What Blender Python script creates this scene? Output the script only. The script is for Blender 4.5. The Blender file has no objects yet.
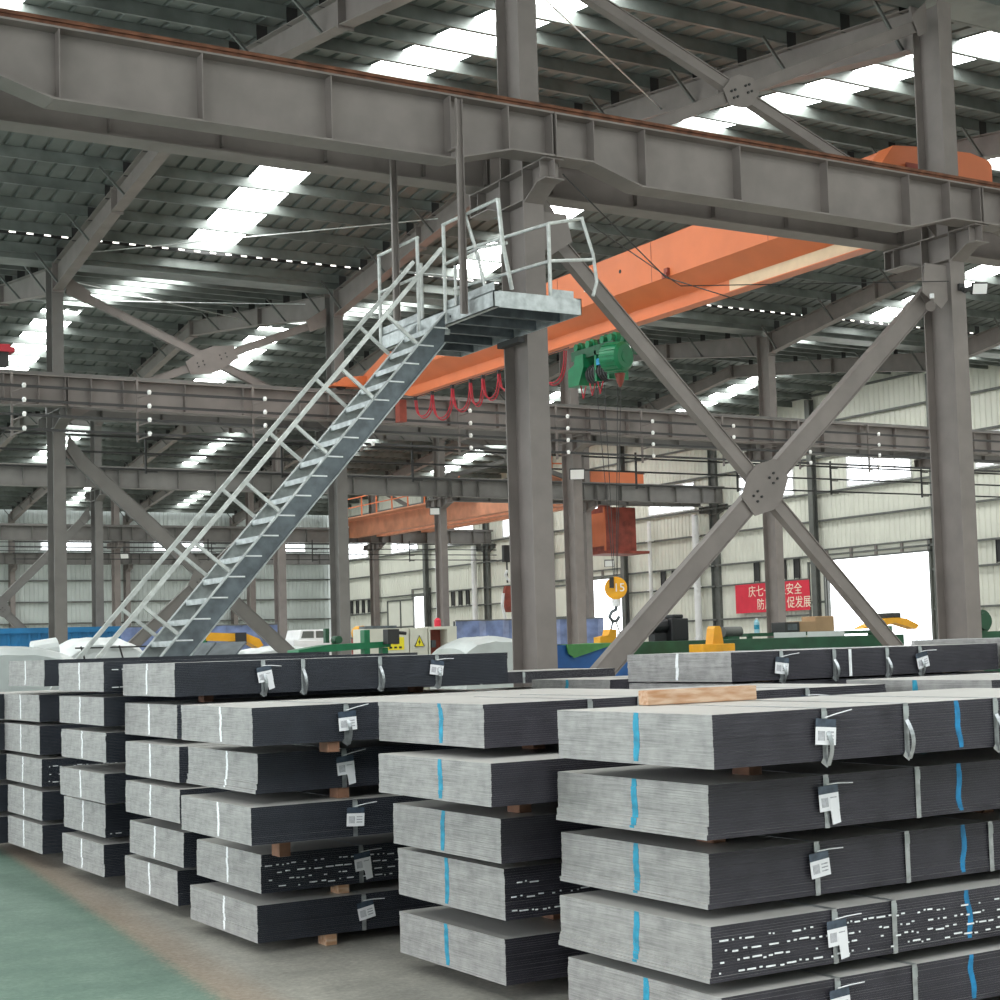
import bpy, math, random
from mathutils import Vector, Matrix
random.seed(7)
C = bpy.context.scene.collection
V = Vector

# ------------------------------------------------------------------ materials
def mat(name, col, rough=0.6, metal=0.0, var=0.12, scale=3.0, spec=0.5, emit=None, estr=0, col2=None, stretch=(1,1,1), bump=0.0, detail=5):
    m = bpy.data.materials.new(name); m.use_nodes = True
    nt = m.node_tree; N = nt.nodes; L = nt.links
    b = N['Principled BSDF']
    b.inputs['Roughness'].default_value = rough
    b.inputs['Metallic'].default_value = metal
    b.inputs['Specular IOR Level'].default_value = spec
    tc = N.new('ShaderNodeTexCoord'); mp = N.new('ShaderNodeMapping')
    mp.inputs['Scale'].default_value = stretch
    L.new(tc.outputs['Object'], mp.inputs['Vector'])
    nz = N.new('ShaderNodeTexNoise'); nz.inputs['Scale'].default_value = scale; nz.inputs['Detail'].default_value = detail
    L.new(mp.outputs['Vector'], nz.inputs['Vector'])
    rp = N.new('ShaderNodeValToRGB')
    c2 = col2 or tuple(c*(1-var) for c in col)
    c1 = col if col2 else tuple(min(1, c*(1+var)) for c in col)
    rp.color_ramp.elements[0].color = (*c2, 1); rp.color_ramp.elements[0].position = 0.35
    rp.color_ramp.elements[1].color = (*c1, 1); rp.color_ramp.elements[1].position = 0.65
    L.new(nz.outputs['Fac'], rp.inputs['Fac']); L.new(rp.outputs['Color'], b.inputs['Base Color'])
    if bump:
        bm = N.new('ShaderNodeBump'); bm.inputs['Strength'].default_value = bump; bm.inputs['Distance'].default_value = 0.01
        L.new(nz.outputs['Fac'], bm.inputs['Height']); L.new(bm.outputs['Normal'], b.inputs['Normal'])
    if emit:
        b.inputs['Emission Color'].default_value = (*emit, 1); b.inputs['Emission Strength'].default_value = estr
    return m

M = {}
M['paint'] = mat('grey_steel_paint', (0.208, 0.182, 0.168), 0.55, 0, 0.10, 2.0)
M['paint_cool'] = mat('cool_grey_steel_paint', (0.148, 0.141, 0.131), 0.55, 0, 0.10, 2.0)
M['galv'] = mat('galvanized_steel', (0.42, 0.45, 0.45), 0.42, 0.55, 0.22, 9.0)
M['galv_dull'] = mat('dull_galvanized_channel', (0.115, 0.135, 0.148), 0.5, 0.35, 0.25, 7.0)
M['weld'] = mat('weld_primer_marks', (0.75, 0.78, 0.78), 0.5, 0.2, 0.1, 9.0)
M['tube'] = mat('bright_zinc_tube', (0.55, 0.57, 0.55), 0.4, 0.35, 0.15, 12.0)
M['purlin'] = mat('zinc_purlin', (0.19, 0.21, 0.197), 0.42, 0.35, 0.25, 1.5)
M['sheet'] = mat('roof_sheet_underside', (0.145, 0.16, 0.15), 0.5, 0.15, 0.15, 1.2)
M['dark'] = mat('dark_steel', (0.03, 0.03, 0.03), 0.6)
M['black'] = mat('black_plastic', (0.012, 0.012, 0.014), 0.5)
M['rust'] = mat('rusty_rail_steel', (0.16, 0.065, 0.035), 0.75, 0.2, 0.35, 6.0)
M['orange'] = mat('orange_crane_paint', (0.68, 0.18, 0.065), 0.45, 0, 0.05, 1.5)
M['orange_old'] = mat('faded_orange_crane_paint', (0.62, 0.26, 0.15), 0.55, 0, 0.15, 1.5)
M['redbrown'] = mat('red_oxide_paint', (0.27, 0.055, 0.035), 0.6, 0, 0.3, 2.5)
M['green'] = mat('green_machine_enamel', (0.005, 0.155, 0.06), 0.35, 0, 0.15, 4.0)
M['dgreen'] = mat('dark_green_machine_paint', (0.012, 0.075, 0.034), 0.5, 0, 0.2, 4.0)
M['yellow'] = mat('yellow_machine_paint', (0.85, 0.40, 0.015), 0.45, 0, 0.1, 4.0)
M['red_cable'] = mat('red_flexible_cable', (0.42, 0.02, 0.035), 0.5)
M['white'] = mat('white_paint', (0.80, 0.80, 0.80), 0.5, 0, 0.04)
M['porcelain'] = mat('white_porcelain', (0.9, 0.9, 0.88), 0.2, 0, 0.02)
M['wall'] = mat('cream_wall_sheet', (0.68, 0.68, 0.60), 0.55, 0, 0.05, 0.7)
M['wall_back'] = mat('pale_grey_wall_sheet', (0.50, 0.54, 0.52), 0.55, 0, 0.06, 0.7)
M['girt'] = mat('wall_girt_steel', (0.13, 0.135, 0.125), 0.55, 0.2, 0.15, 2.0)
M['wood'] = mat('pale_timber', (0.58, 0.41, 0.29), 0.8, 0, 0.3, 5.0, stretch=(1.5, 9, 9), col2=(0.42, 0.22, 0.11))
M['wood_shaded'] = mat('shade_darkened_red_timber', (0.20, 0.10, 0.06), 0.8, 0, 0.3, 8.0)  # spacer timber with the shade of the pack gaps put into its colour
M['strap'] = mat('zinc_steel_strap', (0.42, 0.44, 0.45), 0.3, 0.75, 0.2, 30.0)
M['tag'] = mat('white_paper_tag', (0.82, 0.82, 0.84), 0.6, 0, 0.02)
M['print'] = mat('grey_tag_print', (0.35, 0.35, 0.38), 0.7, 0, 0.3, 60.0)
M['film'] = mat('dark_plastic_sleeve', (0.06, 0.08, 0.11), 0.2, 0, 0.3, 20)
M['blue_paint'] = mat('blue_spray_paint', (0.012, 0.26, 0.40), 0.6, 0, 0.25, 25.0)
M['blue_dim'] = mat('thin_blue_spray', (0.01, 0.20, 0.42), 0.6, 0, 0.3, 25.0)
M['white_mark'] = mat('white_spray_paint', (0.85, 0.87, 0.88), 0.6, 0, 0.08, 25.0)
M['blue_sheet'] = mat('blue_cladding', (0.012, 0.15, 0.34), 0.45, 0, 0.12, 1.0)
M['blue_curtain'] = mat('blue_pvc_curtain', (0.16, 0.21, 0.38), 0.35, 0, 0.3, 2.0)
M['tarp_blue'] = mat('blue_tarpaulin', (0.012, 0.10, 0.33), 0.45, 0, 0.2, 3.0)
M['tarp_green'] = mat('green_tarpaulin', (0.07, 0.26, 0.07), 0.5, 0, 0.25, 3.0)
M['wrap'] = mat('pale_plastic_wrap', (0.52, 0.56, 0.55), 0.35, 0, 0.1, 2.0)
M['wrap_white'] = mat('white_plastic_wrap', (0.74, 0.77, 0.76), 0.35, 0, 0.06, 3.0)
M['cream'] = mat('cream_cabinet_enamel', (0.62, 0.61, 0.52), 0.5, 0, 0.05)
M['flange_cream'] = mat('cream_flange_end', (0.66, 0.50, 0.33), 0.5, 0, 0.08)
M['sign_yellow'] = mat('warning_yellow', (0.85, 0.72, 0.02), 0.5, 0, 0.03)
M['banner'] = mat('red_banner_cloth', (0.68, 0.025, 0.055), 0.6, 0, 0.04)
M['banner_text'] = mat('cream_banner_lettering', (0.90, 0.82, 0.66), 0.6, 0, 0.02)
M['card'] = mat('brown_cardboard', (0.42, 0.27, 0.15), 0.8, 0, 0.08)
M['glow'] = mat('lit_lamp', (0.9, 0.9, 0.9), 0.5, emit=(1, 0.97, 0.9), estr=2.0)
M['bottle'] = mat('clear_blue_plastic', (0.35, 0.62, 0.72), 0.2, 0, 0.05)

def skylight_mat():
    m = bpy.data.materials.new('translucent_skylight_sheet'); m.use_nodes = True
    b = m.node_tree.nodes['Principled BSDF']
    b.inputs['Base Color'].default_value = (0.8, 0.85, 0.85, 1)
    b.inputs['Emission Color'].default_value = (0.97, 1.0, 0.98, 1)
    b.inputs['Emission Strength'].default_value = 11.0
    return m
M['sky'] = skylight_mat()

def glass_mat():
    m = bpy.data.materials.new('clear_window_glass'); m.use_nodes = True
    nt = m.node_tree; N = nt.nodes; L = nt.links; N.clear()
    o = N.new('ShaderNodeOutputMaterial'); mx = N.new('ShaderNodeMixShader'); t = N.new('ShaderNodeBsdfTransparent'); g = N.new('ShaderNodeBsdfGlossy')
    g.inputs['Roughness'].default_value = 0.1; mx.inputs[0].default_value = 0.08
    L.new(t.outputs[0], mx.inputs[1]); L.new(g.outputs[0], mx.inputs[2]); L.new(mx.outputs[0], o.inputs[0])
    return m
M['glass'] = glass_mat()
M['daylight'] = mat('daylit_opening', (0.9, 0.9, 0.85), 0.5, emit=(1, .97, .9), estr=1.6)

def edge_mat(name, cA, cB, sc, rough, metal):
    """layered sheet edges: fine horizontal banding"""
    m = bpy.data.materials.new(name); m.use_nodes = True
    nt = m.node_tree; N = nt.nodes; L = nt.links; b = N['Principled BSDF']
    b.inputs['Roughness'].default_value = rough; b.inputs['Metallic'].default_value = metal
    tc = N.new('ShaderNodeTexCoord'); mp = N.new('ShaderNodeMapping'); mp.inputs['Scale'].default_value = (3, 3, 110)
    L.new(tc.outputs['Object'], mp.inputs[0])
    nz = N.new('ShaderNodeTexNoise'); nz.inputs['Scale'].default_value = 1.6; nz.inputs['Detail'].default_value = 6; nz.inputs['Roughness'].default_value = 0.7
    L.new(mp.outputs[0], nz.inputs['Vector'])
    n2 = N.new('ShaderNodeTexNoise'); n2.inputs['Scale'].default_value = sc; n2.inputs['Detail'].default_value = 4
    L.new(tc.outputs['Object'], n2.inputs['Vector'])
    ad = N.new('ShaderNodeMath'); ad.operation = 'MULTIPLY_ADD'; ad.inputs[1].default_value = 0.35
    L.new(n2.outputs['Fac'], ad.inputs[0]); 
    ml = N.new('ShaderNodeMath'); ml.operation = 'MULTIPLY'; ml.inputs[1].default_value = 0.65
    L.new(nz.outputs['Fac'], ml.inputs[0]); L.new(ml.outputs[0], ad.inputs[2])
    rp = N.new('ShaderNodeValToRGB'); e = rp.color_ramp.elements
    e[0].color = (*cB, 1); e[0].position = 0.36; e[1].color = (*cA, 1); e[1].position = 0.62
    L.new(ad.outputs[0], rp.inputs[0]); L.new(rp.outputs[0], b.inputs['Base Color'])
    return m
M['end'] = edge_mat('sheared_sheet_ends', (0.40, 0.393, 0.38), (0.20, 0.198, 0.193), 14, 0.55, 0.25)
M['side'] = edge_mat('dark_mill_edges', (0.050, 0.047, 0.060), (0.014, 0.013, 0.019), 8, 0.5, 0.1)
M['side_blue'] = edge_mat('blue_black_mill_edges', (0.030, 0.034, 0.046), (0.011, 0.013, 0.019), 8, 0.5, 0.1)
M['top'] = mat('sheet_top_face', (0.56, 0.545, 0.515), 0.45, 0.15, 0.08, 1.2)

def floor_mat():
    m = bpy.data.materials.new('worn_painted_concrete'); m.use_nodes = True
    nt = m.node_tree; N = nt.nodes; L = nt.links; b = N['Principled BSDF']
    b.inputs['Roughness'].default_value = 0.55
    ge = N.new('ShaderNodeNewGeometry'); sp = N.new('ShaderNodeSeparateXYZ'); L.new(ge.outputs['Position'], sp.inputs[0])
    def math_(op, a, b_, c=None):
        n = N.new('ShaderNodeMath'); n.operation = op
        for i, x in enumerate((a, b_, c)):
            if x is None: continue
            if isinstance(x, (int, float)): n.inputs[i].default_value = x
            else: L.new(x, n.inputs[i])
        return n.outputs[0]
    def noise(s, d=6, r=0.6):
        n = N.new('ShaderNodeTexNoise'); n.inputs['Scale'].default_value = s; n.inputs['Detail'].default_value = d; n.inputs['Roughness'].default_value = r
        L.new(ge.outputs['Position'], n.inputs['Vector']); return n.outputs['Fac']
    def ramp(f, *st):
        n = N.new('ShaderNodeValToRGB'); el = n.color_ramp.elements
        while len(el) < len(st): el.new(0.5)
        for i, (p, c) in enumerate(st): el[i].position = p; el[i].color = (*c, 1)
        L.new(f, n.inputs[0]); return n.outputs[0]
    def mix(f, a, b_):
        n = N.new('ShaderNodeMixRGB'); L.new(f, n.inputs[0]); L.new(a, n.inputs[1]); L.new(b_, n.inputs[2]); return n.outputs[0]
    n1 = noise(2.2, 8, 0.72); n2 = noise(30.0, 8, 0.7); n3 = noise(0.6, 3)
    conc = ramp(math_('MULTIPLY_ADD', n2, 0.5, math_('MULTIPLY', n1, 0.5)), (0.36, (0.24, 0.232, 0.205)), (0.52, (0.38, 0.364, 0.32)), (0.64, (0.52, 0.50, 0.44)))
    grn = ramp(math_('MULTIPLY_ADD', n2, 0.45, math_('MULTIPLY', n1, 0.55)), (0.36, (0.095, 0.165, 0.125)), (0.52, (0.155, 0.245, 0.19)), (0.66, (0.24, 0.33, 0.27)))
    rus = ramp(n2, (0.35, (0.29, 0.21, 0.145)), (0.65, (0.42, 0.32, 0.24)))
    # signed distance from the painted edge
    d = math_('SUBTRACT', sp.outputs[0], math_('MULTIPLY_ADD', sp.outputs[1], 0.094, 2.30))
    d = math_('MULTIPLY_ADD', math_('SUBTRACT', n2, 0.5), 0.25, d)
    rust_f = ramp(math_('ADD', d, 0.5), (0.36, (0, 0, 0)), (0.47, (0.75,)*3), (0.62, (0.5,)*3), (0.76, (0, 0, 0)))
    grn_f = ramp(math_('ADD', d, 0.5), (0.40, (1, 1, 1)), (0.50, (0, 0, 0)))
    c = mix(grn_f, conc, grn); c = mix(rust_f, c, rus)
    L.new(c, b.inputs['Base Color'])
    bp = N.new('ShaderNodeBump'); bp.inputs['Strength'].default_value = 0.25; bp.inputs['Distance'].default_value = 0.01
    L.new(n2, bp.inputs['Height']); L.new(bp.outputs[0], b.inputs['Normal'])
    return m
M['floor'] = floor_mat()

# ------------------------------------------------------------------ mesh builder
ROOT = {}
class MB:
    def __init__(s): s.v = []; s.f = []; s.m = []
    def add(s, vs, fs, mi=0):
        b = len(s.v); s.v += [tuple(x) for x in vs]
        for f in fs: s.f.append(tuple(b+i for i in f)); s.m.append(mi)
        return s
    def hexa(s, p, mi=0, mis=None):
        fs = [(0,3,2,1),(4,5,6,7),(0,1,5,4),(2,3,7,6),(1,2,6,5),(3,0,4,7)]  # -z +z -y +y +x -x
        b = len(s.v); s.v += [tuple(x) for x in p]
        for k, f in enumerate(fs): s.f.append(tuple(b+i for i in f)); s.m.append(mis[k] if mis else mi)
        return s
    def box(s, x0, x1, y0, y1, z0, z1, mi=0, mis=None):
        return s.hexa([(x0,y0,z0),(x1,y0,z0),(x1,y1,z0),(x0,y1,z0),(x0,y0,z1),(x1,y0,z1),(x1,y1,z1),(x0,y1,z1)], mi, mis)
    def bar(s, p, q, w, h, up=(0,0,1), mi=0):
        """rectangular bar p->q, h along up, w across"""
        p = V(p); q = V(q); d = (q-p).normalized(); up = V(up); side = d.cross(up)
        if side.length < 1e-6: side = d.cross(V((1,0,0)))
        side.normalize(); u = side.cross(d).normalized()
        a = side*(w/2); c = u*(h/2)
        return s.hexa([p-a-c, q-a-c, q+a-c, p+a-c, p-a+c, q-a+c, q+a+c, p+a+c], mi)
    def ibeam(s, p, q, h, b, up=(0,0,1), tw=0.012, tf=0.018, mi=0):
        p = V(p); q = V(q); d = (q-p).normalized(); side = d.cross(V(up)).normalized(); u = side.cross(d).normalized()
        s.bar(p+u*(h/2-tf/2), q+u*(h/2-tf/2), b, tf, u, mi)
        s.bar(p-u*(h/2-tf/2), q-u*(h/2-tf/2), b, tf, u, mi)
        s.bar(p, q, tw, h-2*tf, u, mi)
        return s
    def tube(s, pts, r, n=8, mi=0, closed=False):
        pts = [V(p) for p in pts]; b = len(s.v); N = len(pts); prev = None
        for i, p in enumerate(pts):
            if closed: t = (pts[(i+1) % N]-pts[i-1]).normalized()
            else: t = (pts[min(i+1, N-1)]-pts[max(i-1, 0)]).normalized()
            if prev is None:
                a = t.orthogonal().normalized()
            else:
                a = (prev - t*prev.dot(t)); a = a.normalized() if a.length > 1e-5 else t.orthogonal().normalized()
            prev = a; c = t.cross(a)
            for k in range(n):
                th = 2*math.pi*k/n; s.v.append(tuple(p+(a*math.cos(th)+c*math.sin(th))*r))
        M_ = N if closed else N-1
        for i in range(M_):
            j = (i+1) % N
            for k in range(n):
                s.f.append((b+i*n+k, b+i*n+(k+1) % n, b+j*n+(k+1) % n, b+j*n+k)); s.m.append(mi)
        if not closed:
            s.f.append(tuple(b+k for k in reversed(range(n)))); s.m.append(mi)
            s.f.append(tuple(b+(N-1)*n+k for k in range(n))); s.m.append(mi)
        return s
    def cyl(s, p, q, r, n=20, r2=None, mi=0):
        p = V(p); q = V(q); r2 = r if r2 is None else r2
        t = (q-p).normalized(); a = t.orthogonal().normalized(); c = t.cross(a); b = len(s.v)
        for P, R in ((p, r), (q, r2)):
            for k in range(n):
                th = 2*math.pi*k/n; s.v.append(tuple(P+(a*math.cos(th)+c*math.sin(th))*R))
        for k in range(n): s.f.append((b+k, b+(k+1) % n, b+n+(k+1) % n, b+n+k)); s.m.append(mi)
        s.f.append(tuple(b+k for k in reversed(range(n)))); s.m.append(mi)
        s.f.append(tuple(b+n+k for k in range(n))); s.m.append(mi)
        return s
    def prism(s, pts, ex, mi=0):
        pts = [V(p) for p in pts]; ex = V(ex); n = len(pts)
        b = len(s.v); s.v += [tuple(p) for p in pts] + [tuple(p+ex) for p in pts]
        s.f.append(tuple(b+k for k in reversed(range(n)))); s.m.append(mi)
        s.f.append(tuple(b+n+k for k in range(n))); s.m.append(mi)
        for k in range(n): s.f.append((b+k, b+(k+1) % n, b+n+(k+1) % n, b+n+k)); s.m.append(mi)
        return s
    def build(s, name, mats, parent=None, label=None, bevel=0, smooth=False, kind=None):
        off = ROOT.get(parent.name, V((0,0,0))) if parent else V((0,0,0))
        me = bpy.data.meshes.new(name)
        me.from_pydata([tuple(V(v)-off) for v in s.v], [], s.f)
        if not isinstance(mats, (list, tuple)): mats = [mats]
        for m in mats: me.materials.append(M[m] if isinstance(m, str) else m)
        if len(mats) > 1: me.polygons.foreach_set('material_index', s.m)
        if smooth: me.polygons.foreach_set('use_smooth', [True]*len(me.polygons))
        me.update()
        o = bpy.data.objects.new(name, me); C.objects.link(o)
        if parent: o.parent = parent; ROOT[o.name] = off
        if label: o['label'] = label
        if kind: o['kind'] = kind
        if bevel:
            md = o.modifiers.new('bevel', 'BEVEL'); md.width = bevel; md.segments = 2; md.limit_method = 'ANGLE'
        return o

USED = set()
def tag(o, label, cat, group=None):
    n = len(label.split())
    if not 4 <= n <= 16: print('LABEL LENGTH', n, label)
    if label in USED and not group: print('DUP', label)
    USED.add(label)
    o['label'] = label; o['category'] = cat
    if group: o['group'] = group
    return o
def thing(name, label, cat, loc, group=None):
    o = bpy.data.objects.new(name, None); C.objects.link(o); o.location = loc; o.empty_display_size = 0.1
    ROOT[o.name] = V(loc)
    return tag(o, label, cat, group)
def struct(o): o['kind'] = 'structure'; return o
def text(name, body, size, loc, rot, matn, parent=None, ext=0.002, label=None):
    off = ROOT.get(parent.name, V((0,0,0))) if parent else V((0,0,0))
    cu = bpy.data.curves.new(name, 'FONT'); cu.body = body; cu.size = size; cu.extrude = ext
    cu.align_x = 'CENTER'; cu.align_y = 'CENTER'
    tmp = bpy.data.objects.new('tmp', cu); C.objects.link(tmp); bpy.context.view_layer.update()
    me = bpy.data.meshes.new_from_object(tmp.evaluated_get(bpy.context.evaluated_depsgraph_get()))
    bpy.data.objects.remove(tmp); me.materials.clear(); me.materials.append(M[matn]); me.name = name
    o = bpy.data.objects.new(name, me); C.objects.link(o); o.location = V(loc)-off; o.rotation_euler = rot
    if parent: o.parent = parent
    if label: o['label'] = label
    return o

# ------------------------------------------------------------------ grid of the shed
X0, SX = 10.69, 7.5
VY = [17.69, 40.1, 62.5, 84.9, 107.3]          # column lines (valleys)
XW = 48.2                                       # end wall
XL = -14.0
def GX(k): return X0 + SX*k
def rtop(Y):                                    # underside of roof sheets
    i = (Y-17.69)/22.4; i = math.floor(i); r = 17.69+22.4*i+11.2
    return 13.17 - 0.120*abs(Y-r)

# ------------------------------------------------------------------ floor and ground
b = MB(); b.box(XL, XW, -12, 107.3, -0.2, 0.0); struct(b.build('floor', 'floor'))
b = MB(); b.box(XW+0.25, XW+40, -12, 140, -0.25, -0.02); o = b.build('exterior_ground', mat('sunlit_concrete_yard', (0.6, 0.58, 0.55), 0.8)); struct(o)

# ------------------------------------------------------------------ roof
cn = 0
def roof_slope(ya, yb, purlins, xl=XL, gaps=None):
    """ya valley side, yb ridge side (any order in Y)"""
    global cn; cn += 1
    za, zb = rtop(ya + (0.001 if yb > ya else -0.001)), 13.17
    def zz(y): return za + (zb-za)*(y-ya)/(yb-ya)
    yA = ya + (0.42 if yb > ya else -0.42)
    b = MB(); p = 0.41; x = xl; w = 0.07; h = 0.055
    sky = [GX(k)+3.35 for k in range(-3, 5)]
    prof = []
    n = int((XW-xl)/p)
    cells = []
    for i in range(n):
        x = xl + i*p
        inside = [s for s in sky if s-0.52 < x+p/2 < s+0.52]
        cells.append((x, bool(inside)))
    ysk0 = ya + (1.0 if yb > ya else -1.0)
    if cn == 2: ysk0 = yb + 4.0  # unseen near bay: skylights cut short to keep light off the girder
    ysk1 = yb - (0.9 if yb > ya else -0.9)
    def strip(xa, xb, dza, dzb, y0, y1):
        v = [(xa, y0, zz(y0)+dza), (xb, y0, zz(y0)+dzb), (xb, y1, zz(y1)+dzb), (xa, y1, zz(y1)+dza)]
        b.add(v, [(0,1,2,3)])
    for x, ins in cells:
        rng = [(yA, yb)] if not ins else [(yA, ysk0), (ysk1, yb)]
        for y0, y1 in rng:
            strip(x, x+p-w-0.04, 0, 0, y0, y1)
            strip(x+p-w-0.04, x+p-w, 0, h, y0, y1)
            strip(x+p-w, x+p-0.02, h, h, y0, y1)
            strip(x+p-0.02, x+p, h, 0, y0, y1)
    o = struct(b.build('ceiling_%d' % cn, 'sheet'))
    # lining box above the sheet keeps daylight out
    b = MB(); up = 0.09
    for (xa, xb) in [(xl, XW+0.3)]:
        b.hexa([(xa, ya, za+up), (xb, ya, za+up), (xb, yb, zb+up), (xa, yb, zb+up), (xa, ya, za+up+.05), (xb, ya, za+up+.05), (xb, yb, zb+up+.05), (xa, yb, zb+up+.05)])
    b.build('outer_skin', 'sheet', o)
    for s in sky:
        xs = [c[0] for c in cells if c[1] and abs(c[0]+p/2-s) < 0.6]
        if not xs: continue
        b = MB(); xa, xb = min(xs), max(xs)+p
        b.add([(xa, ysk0, zz(ysk0)+.03), (xb, ysk0, zz(ysk0)+.03), (xb, ysk1, zz(ysk1)+.03), (xa, ysk1, zz(ysk1)+.03)], [(0,1,2,3)] if True else [])
        b.build('skylight_panel', 'sky', o, label='bright translucent skylight strip')
    if purlins:
        for i in range(8):
            y = yA + (yb-yA)*(i+0.12)/8; z = zz(y); t = 0.004; hh = 0.24; fl = 0.075
            b = MB()
            b.box(xl, XW, y, y+t, z-hh, z-0.004)
            b.box(xl, XW, y, y+fl, z-hh, z-hh+t)
            b.box(xl, XW, y, y-fl if False else y+fl*0.9, z-0.008, z-0.004)
            b.box(xl, XW, y+fl-t, y+fl, z-hh, z-hh+0.02)
            b.build('purlin', 'purlin', o, label='galvanized roof purlin' if i == 0 else None)
    if gaps:
        yv = ya-1.5; zv = zz(yv)
        b = MB(); b.box(xl, XW-.2, yv+.004, yv+.02, zv-.17, zv-.005); b.build('closure_strip', 'dark', o)
        b = MB()
        for x, ins in cells:
            if x < 0: continue
            b.box(x+p-w-.06, x+p+.025, yv-.001, yv+.003, zv-.135, zv-.09)
        b.build('rib_end_gap', 'daylight', o, label='daylight showing through the open rib ends at the gutter', kind='stuff')
    return o
for i in range(-1, 4):
    v = 17.69+22.4*i; r = v+11.2
    roof_slope(v, r, i >= 0, xl=(XL if i < 1 else 0.0))
    roof_slope(v+22.4, r, i >= 0, xl=(XL if i < 1 else 0.0), gaps=(i in (0, 1)))
# valley gutters
for i, y in enumerate(VY[:4]):
    z = 11.55
    b = MB(); xl = XL if i < 2 else 0.0
    b.box(xl, XW-.2, y-.36, y+.36, z, z+.02); b.box(xl, XW-.2, y-.38, y-.36, z, z+.3); b.box(xl, XW-.2, y+.36, y+.38, z, z+.3)
    o = b.build('valley_gutter', 'purlin')
    tag(o, ['long steel valley gutter above the stair platform column line', 'long steel valley gutter beyond the orange bridge crane', 'steel valley gutter over the third column line', 'steel valley gutter over the farthest free column line'][i], 'gutter')

# ------------------------------------------------------------------ rafters
def rafter(k, i, label):
    x = GX(k); v = VY[i]; r = v+11.2; v2 = v+22.4
    t = thing('roof_rafter', label, 'rafter', (x, v, 11.0))
    for s, (ya, yb) in enumerate(((v+.27, r), (v2-.27, r))):
        zt0 = rtop(ya)-.33; zt1 = 12.84
        b = MB(); d0, d1 = 0.66, 0.46; bw = 0.125; tf = 0.016; ns = 8
        sg = 1 if yb > ya else -1
        def P(f, z): return (x, ya+(yb-ya)*f, z)
        def zt(f): return zt0+(zt1-zt0)*f
        def dp(f): return d0+(0.50-d0)*f/0.45 if f < .45 else 0.50+(d1-0.50)*(f-.45)/.55
        fr = [0, .45, 1.0]
        for a, c in zip(fr[:-1], fr[1:]):
            ya_, yb_ = ya+(yb-ya)*a, ya+(yb-ya)*c
            for (w, h0, h1, g0, g1) in ((bw, 0, tf, 0, tf), (bw, dp(a)-tf, dp(a), dp(c)-tf, dp(c)), (0.006, tf, dp(a)-tf, tf, dp(c)-tf)):
                q = [(x-w, ya_, zt(a)-h1), (x+w, ya_, zt(a)-h1), (x+w, yb_, zt(c)-g1), (x-w, yb_, zt(c)-g1),
                     (x-w, ya_, zt(a)-h0), (x+w, ya_, zt(a)-h0), (x+w, yb_, zt(c)-g0), (x-w, yb_, zt(c)-g0)]
                b.hexa(q)
        b.build('rafter_beam', 'paint', t)
        for f in (0.003, 0.45, 0.997):
            b = MB(); y = ya+(yb-ya)*f
            b.box(x-.14, x+.14, y-.02, y+.02, zt(f)-dp(f)-.05, zt(f)+.04); b.build('splice_plate', 'paint', t)
        for j in range(8):
            yA = (v+.42) if s == 0 else (v2-.42)
            y = yA+(yb-yA)*(j+.12)/8; z = rtop(y)
            b = MB(); b.box(x-.10, x+.10, y-.012, y-.004, z-.35, z-.03); b.box(x-.10, x+.10, y-.05, y, z-.35, z-.34); b.build('purlin_cleat', 'dark', t)
            if j % 2 == 0:
                f = (y-ya)/(yb-ya); f = max(0.02, f)
                for sd in (-1, 1):
                    b = MB(); b.bar((x+sd*.62, y+.02, z-.2), (x+sd*.02, y+.02, zt(f)-dp(f)+.03), .045, .045)
                    b.build('fly_brace', 'girt', t)
    return t
rl = {
 (0,0): 'grey roof rafter of the bay above the stair platform', (1,0): 'grey roof rafter meeting the column behind the crossed braces',
 (2,0): 'grey roof rafter seen above the green hoist', (3,0): 'grey roof rafter at the top corner over the tall column', (4,0): 'grey roof rafter over the bay next to the end wall',
 (-1,0): 'grey roof rafter over the far side of the stair bay',
 (0,1): 'grey roof rafter beyond the gutter behind the topmost brace gusset', (1,1): 'grey roof rafter beyond the gutter above the stair handrails', (2,1): 'grey roof rafter beyond the gutter behind the green hoist',
 (3,1): 'grey roof rafter beyond the gutter above the crossed braces', (4,1): 'grey roof rafter beyond the gutter near the white wall',
 (1,2): 'distant roof rafter in the third bay over the blue cladding', (2,2): 'distant roof rafter in the third bay behind the stair', (3,2): 'distant roof rafter over the faded orange crane', (4,2): 'distant roof rafter over the operator cabin',
 (2,3): 'farthest roof rafter near the back wall windows', (3,3): 'farthest roof rafter behind the stair steps', (4,3): 'farthest roof rafter at the corner of the two walls'}
for (k, i), l in rl.items(): rafter(k, i, l)

# tie rods in the roof of the second bay
for n, (p, q, l) in enumerate([((GX(0), 38.6, 11.5), (GX(1), 34.0, 12.1), 'thin steel tie rod crossing under the roof above the stair rails'),
                 ((GX(0)+.2, 41.5, 11.6), (GX(1), 46.5, 12.0), 'thin steel tie rod beyond the gutter over the brace gusset'),
                 ((GX(0), 18.4, 11.2), (GX(1), 24.8, 12.0), 'thin steel tie rod across the bright roof above the crane girder'),
                 ((GX(0)+.2, 47.5, 12.2), (GX(1), 42.0, 11.6), 'thin pale tie rod just under the far roof slope')]):
    b = MB(); b.tube([p, q], 0.014, 6); tag(b.build('tie_rod', 'tube'), l, 'rod')

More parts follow.
